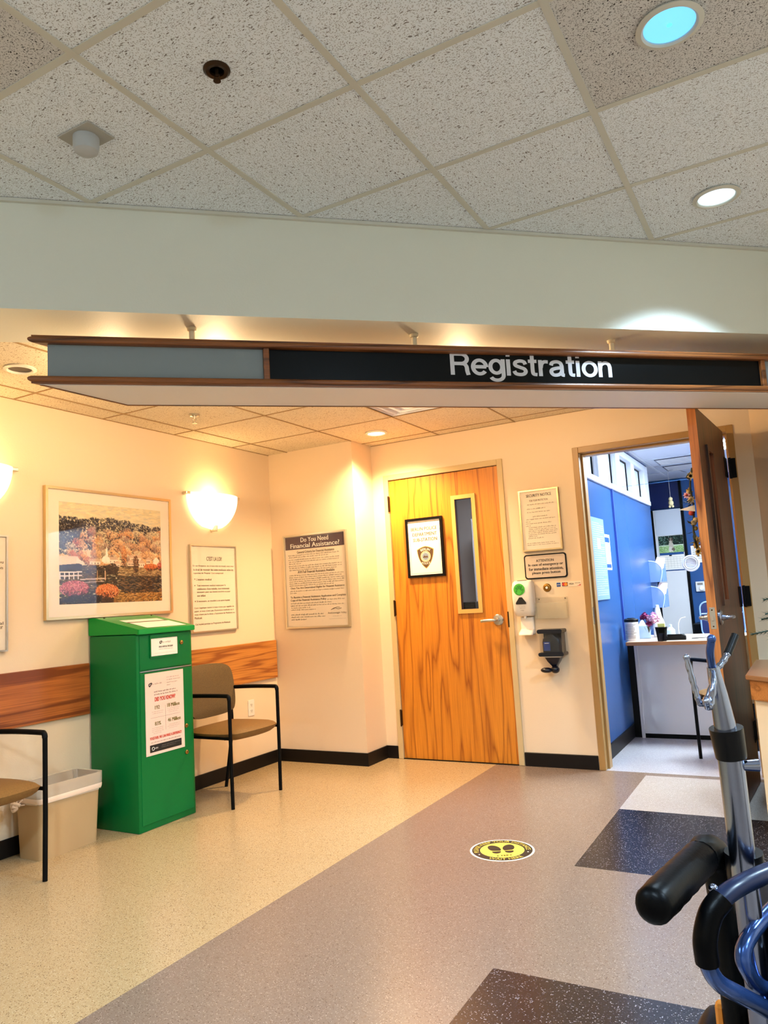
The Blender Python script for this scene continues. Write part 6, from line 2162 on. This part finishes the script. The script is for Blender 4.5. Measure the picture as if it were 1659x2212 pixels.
for k in range(26):
    z = rnd.uniform(1.35, 1.80)
    c = Vector((GX + rnd.uniform(-.02, .03), GY - rnd.uniform(.02, .05), z))
    d = Vector((rnd.uniform(-.2, 1), -rnd.uniform(.2, 1), rnd.uniform(-.9, .5))).normalized()
    x, y = frame_of(d)
    L_ = rnd.uniform(.03, .06)
    bm = BM()
    bm.faces.new([bm.verts.new(p) for p in (c, c + d * L_ * .5 + x * L_ * .2, c + d * L_, c + d * L_ * .5 - x * L_ * .2)])
    bm.faces.new([bm.verts.new(p + y * .001) for p in (c, c + d * L_ * .5 - x * L_ * .2, c + d * L_, c + d * L_ * .5 + x * L_ * .2)])
    obj('leaf', bm, 'leaf', gd)

# ------------------------------------------------------------------ things in the dim room behind the closed door
t = thing('grey_locker', 'tall grey locker seen through the narrow door window', 'locker', (1.10, 2.0, 0), 0)
obj('body', box(BM(), (-.2, -.25, 0), (.5, .25, 1.95), .004, 1), 'room_locker', t)
dd = obj('locker_door', box(BM(), (-.19, -.262, .02), (.49, -.25, 1.93), .003, 1), 'room_locker', t)
obj('pull', tube(BM(), smooth_path([(.30, -.264, 1.04), (.30, -.285, 1.07), (.30, -.285, 1.13), (.30, -.264, 1.16)], 4), .006, 6), 'black_metal', dd)
t = thing('black_cabinet', 'black box cabinet seen at the foot of the narrow door window', 'cabinet', (1.10, 1.2, 0), 0)
obj('body', box(BM(), (-.30, -.2, 0), (.10, .2, 1.14), .005, 1), 'black_plastic', t)
obj('cabinet_door', box(BM(), (-.29, -.208, .02), (.09, -.2, 1.12), .003, 1), 'black_plastic', t)

t = thing('added_light_panel', 'added fill panel lighting the room behind the closed door', 'ceiling light', (1.5, 0.9, 2.43), 0)
obj('diffuser', box(BM(), (-.25, -.25, -.012), (.25, .25, -.004)), emis('fill_panel_diffuser', (.85, .92, 1, 1), 14.0), t)  # glowing panel added to brighten what the narrow door window shows
obj('frame', ring_frame(BM(), -.28, .28, -.28, .28, .03, -.008, 0), 'office_white', t).rotation_euler = (R(90), 0, 0)

# ------------------------------------------------------------------ wheelchair with infusion pole, seen from behind
wc = thing('wheelchair', 'black wheelchair with chrome infusion pole and blue-grey guard tubes at the picture edge', 'wheelchair', (3.86, -4.0, 0), 0)
O_ = Vector((3.86, -4.0, 0))


def wl_(p): return Vector(p) - O_


for sx, x in ((-1, 3.628), (1, 4.092)):
    ox = x - 3.628
    mir = lambda p: wl_((p[0] + ox, p[1], p[2])) if sx < 0 else wl_((7.72 - p[0], p[1], p[2]))
    obj('back_post', tube(BM(), [mir(p) for p in ((3.628, -4.25, .30), (3.628, -4.262, .70), (3.626, -4.272, .915))], .0125, 14), 'black_metal', wc, smooth=True)
    obj('handle_elbow', tube(BM(), [mir(p) for p in smooth_path([(3.629, -4.268, .875), (3.626, -4.270, .915), (3.621, -4.300, .932), (3.618, -4.322, .932)], 4)], .0165, 14), 'black_metal', wc, smooth=True)
    g = [mir((3.620 - .026 * k / 12, -4.305 - .150 * k / 12, .931)) for k in range(13)]
    rad = [.0160] + [.0166 if k % 2 else .0174 for k in range(1, 12)] + [.0165]
    g += [mir((3.594 - .0004, -4.455 - .004, .931)), mir((3.594 - .0009, -4.455 - .0075, .931)), mir((3.594 - .0012, -4.455 - .0095, .931))]
    rad += [.0150, .0112, .004]
    obj('push_grip', tube(BM(), g, .019, 20, radii=rad), 'black_foam', wc, smooth=50)
    # arm frame
    arm = [(3.632, -4.255, .70), (3.632, -4.20, .715), (3.632, -4.10, .72), (3.634, -3.80, .72), (3.636, -3.70, .70), (3.637, -3.67, .64), (3.638, -3.665, .47)]
    obj('arm_tube', tube(BM(), [mir(p) for p in smooth_path(arm, 5)], .0105, 12), 'blue_tube', wc, smooth=True)
    obj('arm_pad', box(BM(), tuple(min(a, b) for a, b in zip(mir((3.612, -4.12, .728)), mir((3.656, -3.80, .755)))), tuple(max(a, b) for a, b in zip(mir((3.612, -4.12, .728)), mir((3.656, -3.80, .755)))), .008, 2), 'black_foam', wc)
    obj('seat_rail', tube(BM(), [mir(p) for p in ((3.640, -4.25, .46), (3.680, -3.62, .46))], .0125, 12), 'black_metal', wc, smooth=True)
    # main wheel
    wx = 3.560 if sx < 0 else 4.160
    c = wl_((wx, -4.02, .305))
    tyre = obj('main_wheel', tube(BM(), [c + Vector((0, .285 * math.cos(2 * math.pi * k / 48), .285 * math.sin(2 * math.pi * k / 48))) for k in range(49)], .0195, 10), 'black_foam', wc, smooth=True)
    obj('hub', cyl(BM(), c + Vector((-.03, 0, 0)), c + Vector((.03, 0, 0)), .03, seg=16), 'chrome', tyre, smooth=40)
    bm = BM()
    for k in range(14):
        a = 2 * math.pi * k / 14
        tube(bm, [c + Vector((.012 * (1 if k % 2 else -1), .028 * math.cos(a), .028 * math.sin(a))), c + Vector((0, .272 * math.cos(a + .25), .272 * math.sin(a + .25)))], .0018, 5)
    obj('spokes', bm, 'chrome', tyre)
    obj('axle', cyl(BM(), c, wl_((x, -4.02, .305)), .010, seg=10), 'black_metal', wc)
    obj('axle_plate', box(BM(), tuple(wl_((x - .012, -4.06, .27))), tuple(wl_((x + .012, -3.98, .47))), .004, 1), 'black_metal', wc)
    # front caster, fork and leg rest
    cc = wl_((x + .02 * -sx, -3.56, .085))
    cs = obj('caster_fork', tube(BM(), [cc, cc + Vector((0, .03, .12)), cc + Vector((0, .03, .38))], .011, 10), 'black_metal', wc, smooth=True)
    obj('caster_wheel', tube(BM(), [cc + Vector((0, .064 * math.cos(2 * math.pi * k / 28), .064 * math.sin(2 * math.pi * k / 28))) for k in range(29)], .020, 10), 'black_foam', cs, smooth=True)
    lr = obj('leg_rest', tube(BM(), [mir(p) for p in smooth_path([(3.685, -3.62, .46), (3.70, -3.50, .42), (3.72, -3.36, .14)], 4)], .011, 10), 'blue_tube', wc, smooth=True)
    obj('foot_plate', box(BM(), tuple(min(a, b) for a, b in zip(mir((3.72, -3.42, .11)), mir((3.85, -3.27, .125)))), tuple(max(a, b) for a, b in zip(mir((3.72, -3.42, .11)), mir((3.85, -3.27, .125)))), .005, 1), 'black_plastic', lr)
obj('seat', box(BM(), tuple(wl_((3.650, -4.22, .452))), tuple(wl_((4.070, -3.66, .478))), .01, 2), 'black_foam', wc)
obj('back_sling', box(BM(), tuple(wl_((3.640, -4.262, .50))), tuple(wl_((4.080, -4.250, .86))), .004, 2), 'black_foam', wc)
obj('cross_brace', cyl(BM(), wl_((3.65, -4.0, .45)), wl_((4.07, -4.0, .22)), .010, seg=10), 'black_metal', wc)
obj('cross_brace', cyl(BM(), wl_((4.07, -4.0, .45)), wl_((3.65, -4.0, .22)), .010, seg=10), 'black_metal', wc)
obj('reflector', box(BM(), tuple(wl_((3.608, -4.268, .733))), tuple(wl_((3.618, -4.252, .765))), .003, 1), mat('amber_reflector', rgb(226, 140, 50), .2), wc)

# cylinder holder on the back of the chair: bent guard tubes with a foam sleeve
loop_ = [(3.735, -4.262, .900), (3.7178, -4.2750, .9180), (3.6938, -4.3050, .9263), (3.6785, -4.3345, .9285), (3.6568, -4.3692, .9263), (3.6419, -4.388, .9195), (3.6319, -4.3977, .9075), (3.6258, -4.4041, .8871), (3.6254, -4.4016, .8662), (3.6315, -4.3897, .8455), (3.6466, -4.3675, .8271), (3.6646, -4.325, .7977), (3.690, -4.275, .755), (3.70, -4.262, .73)]
lo = obj('holder_loop', tube(BM(), [wl_(p) for p in smooth_path(loop_, 5)], .0078, 12), 'blue_tube', wc, smooth=True, label='bent blue-grey guard tube')
obj('foam_sleeve', tube(BM(), [wl_(p) for p in smooth_path(loop_[2:9], 6)], .0088, 14), mat('dark_blue_sleeve', rgb(10, 24, 52), .3, spec=.4), lo, smooth=True)
obj('foam_grip', tube(BM(), [wl_(p) for p in smooth_path(loop_[5:9], 6)], .0106, 14), 'black_foam', lo, smooth=True)
b2 = BM(); ball(b2, wl_((3.6348, -4.385, .926)), .0045); obj('holder_bolt', b2, 'chrome', lo, smooth=True)
obj('holder_tube', tube(BM(), [wl_(p) for p in smooth_path([(3.690, -4.262, .885), (3.6667, -4.299, .8712), (3.6541, -4.3337, .8634), (3.6498, -4.3462, .8531), (3.6519, -4.3433, .8398), (3.6586, -4.3192, .8157), (3.675, -4.262, .79)], 5)], .0075, 12), 'blue_tube', wc, smooth=True)
hc_ = (3.712, -4.320)
obj('holder_cup', lathe(BM(), [(.036, .46), (.037, .47), (.037, .56), (.0345, .56), (.0345, .472), (0, .472)], tuple(wl_((hc_[0], hc_[1], 0))), 24), 'black_metal', wc, smooth=40)
obj('cup_bracket', box(BM(), tuple(wl_((3.702, -4.286, .50))), tuple(wl_((3.722, -4.25, .53)))), 'black_metal', wc)

gc = thing('gas_cylinder', 'grey cylinder with black cap standing in the holder on the wheelchair back', 'cylinder', (hc_[0], hc_[1], .472), 0)
obj('cylinder_body', lathe(BM(), [(.030, 0), (.032, .006), (.032, .325), (.029, .338), (.020, .344)], seg=26), 'cyl_grey', gc, smooth=40)
obj('cap', lathe(BM(), [(.0325, .318), (.033, .352), (.026, .366), (.012, .370), (.012, .380), (0, .380)], seg=26), 'black_plastic', gc, smooth=40)

il = wl_
iv = obj('infusion_pole', tube(BM(), [il(p) for p in ((3.6590, -4.276, .30), (3.6540, -4.3120, 1.045))], .0125, 16), 'chrome', wc, smooth=True, label='chrome infusion pole with twisted hooks')
obj('upper_tube', tube(BM(), [il(p) for p in ((3.6537, -4.3127, 1.045), (3.6523, -4.3154, 1.0656), (3.6504, -4.3202, 1.094), (3.6481, -4.3252, 1.1224))], .0100, 14, radii=[.0115, .0105, .0085, .0060]), 'chrome', iv, smooth=True)
obj('collar', cyl(BM(), il((3.6548, -4.3100, 1.030)), il((3.6530, -4.3140, 1.060)), .0150, .0165, 18), 'black_plastic', iv, smooth=40)
obj('clamp', tube(BM(), [il((3.6553, -4.2950, .905)), il((3.6552, -4.2975, .934))], .0185, 16), 'black_plastic', iv, smooth=40)
obj('clamp_arm', box(BM(), tuple(il((3.632, -4.286, .906))), tuple(il((3.650, -4.268, .926))), .004, 1), 'black_plastic', iv)
obj('thumb_screw', cyl(BM(), il((3.664, -4.309, 1.022)), il((3.6785, -4.304, 1.022)), .005, .0065, 12), 'chrome', iv, smooth=40)


def twisted(P, r, n=5):
    S = smooth_path(P, n)
    return [p for p in S], [r * (1.0 + .16 * math.sin(i * 2.1)) for i in range(len(S))]


for P, r, tip in (([(3.6478, -4.3251, 1.1201), (3.6455, -4.33, 1.1045), (3.6396, -4.3372, 1.0907), (3.6351, -4.3451, 1.0881), (3.6328, -4.3476, 1.0975), (3.6298, -4.3456, 1.1132), (3.6264, -4.3444, 1.1338)], .0030, 'chrome'),
                  ([(3.6478, -4.3251, 1.1201), (3.6483, -4.3401, 1.1058), (3.6451, -4.3455, 1.0893), (3.6428, -4.352, 1.0857), (3.6425, -4.3588, 1.0925)], .0032, 'chrome'),
                  ([(3.6472, -4.3257, 1.1225), (3.6483, -4.3386, 1.1376), (3.6516, -4.3444, 1.1517)], .0040, 'blue_tube'),
                  ([(3.6486, -4.3240, 1.1176), (3.6552, -4.3158, 1.1242), (3.6616, -4.3077, 1.1337), (3.6640, -4.3040, 1.139)], .0032, 'chrome')):
    S, rr = twisted([tuple(il(p)) for p in P], r)
    if tip == 'blue_tube': rr = [r] * len(S)
    obj('hook', tube(BM(), S, r, 10, radii=rr), tip, iv, smooth=True)
    b2 = BM(); ball(b2, S[-1], r * 1.15, seg=10); obj('hook_tip', b2, tip, iv, smooth=True)
obj('hook_sleeve', tube(BM(), [il(p) for p in ((3.6616, -4.3077, 1.1337), (3.6655, -4.301, 1.1425), (3.6694, -4.2943, 1.1515))], .0042, 12), 'black_plastic', iv, smooth=True)
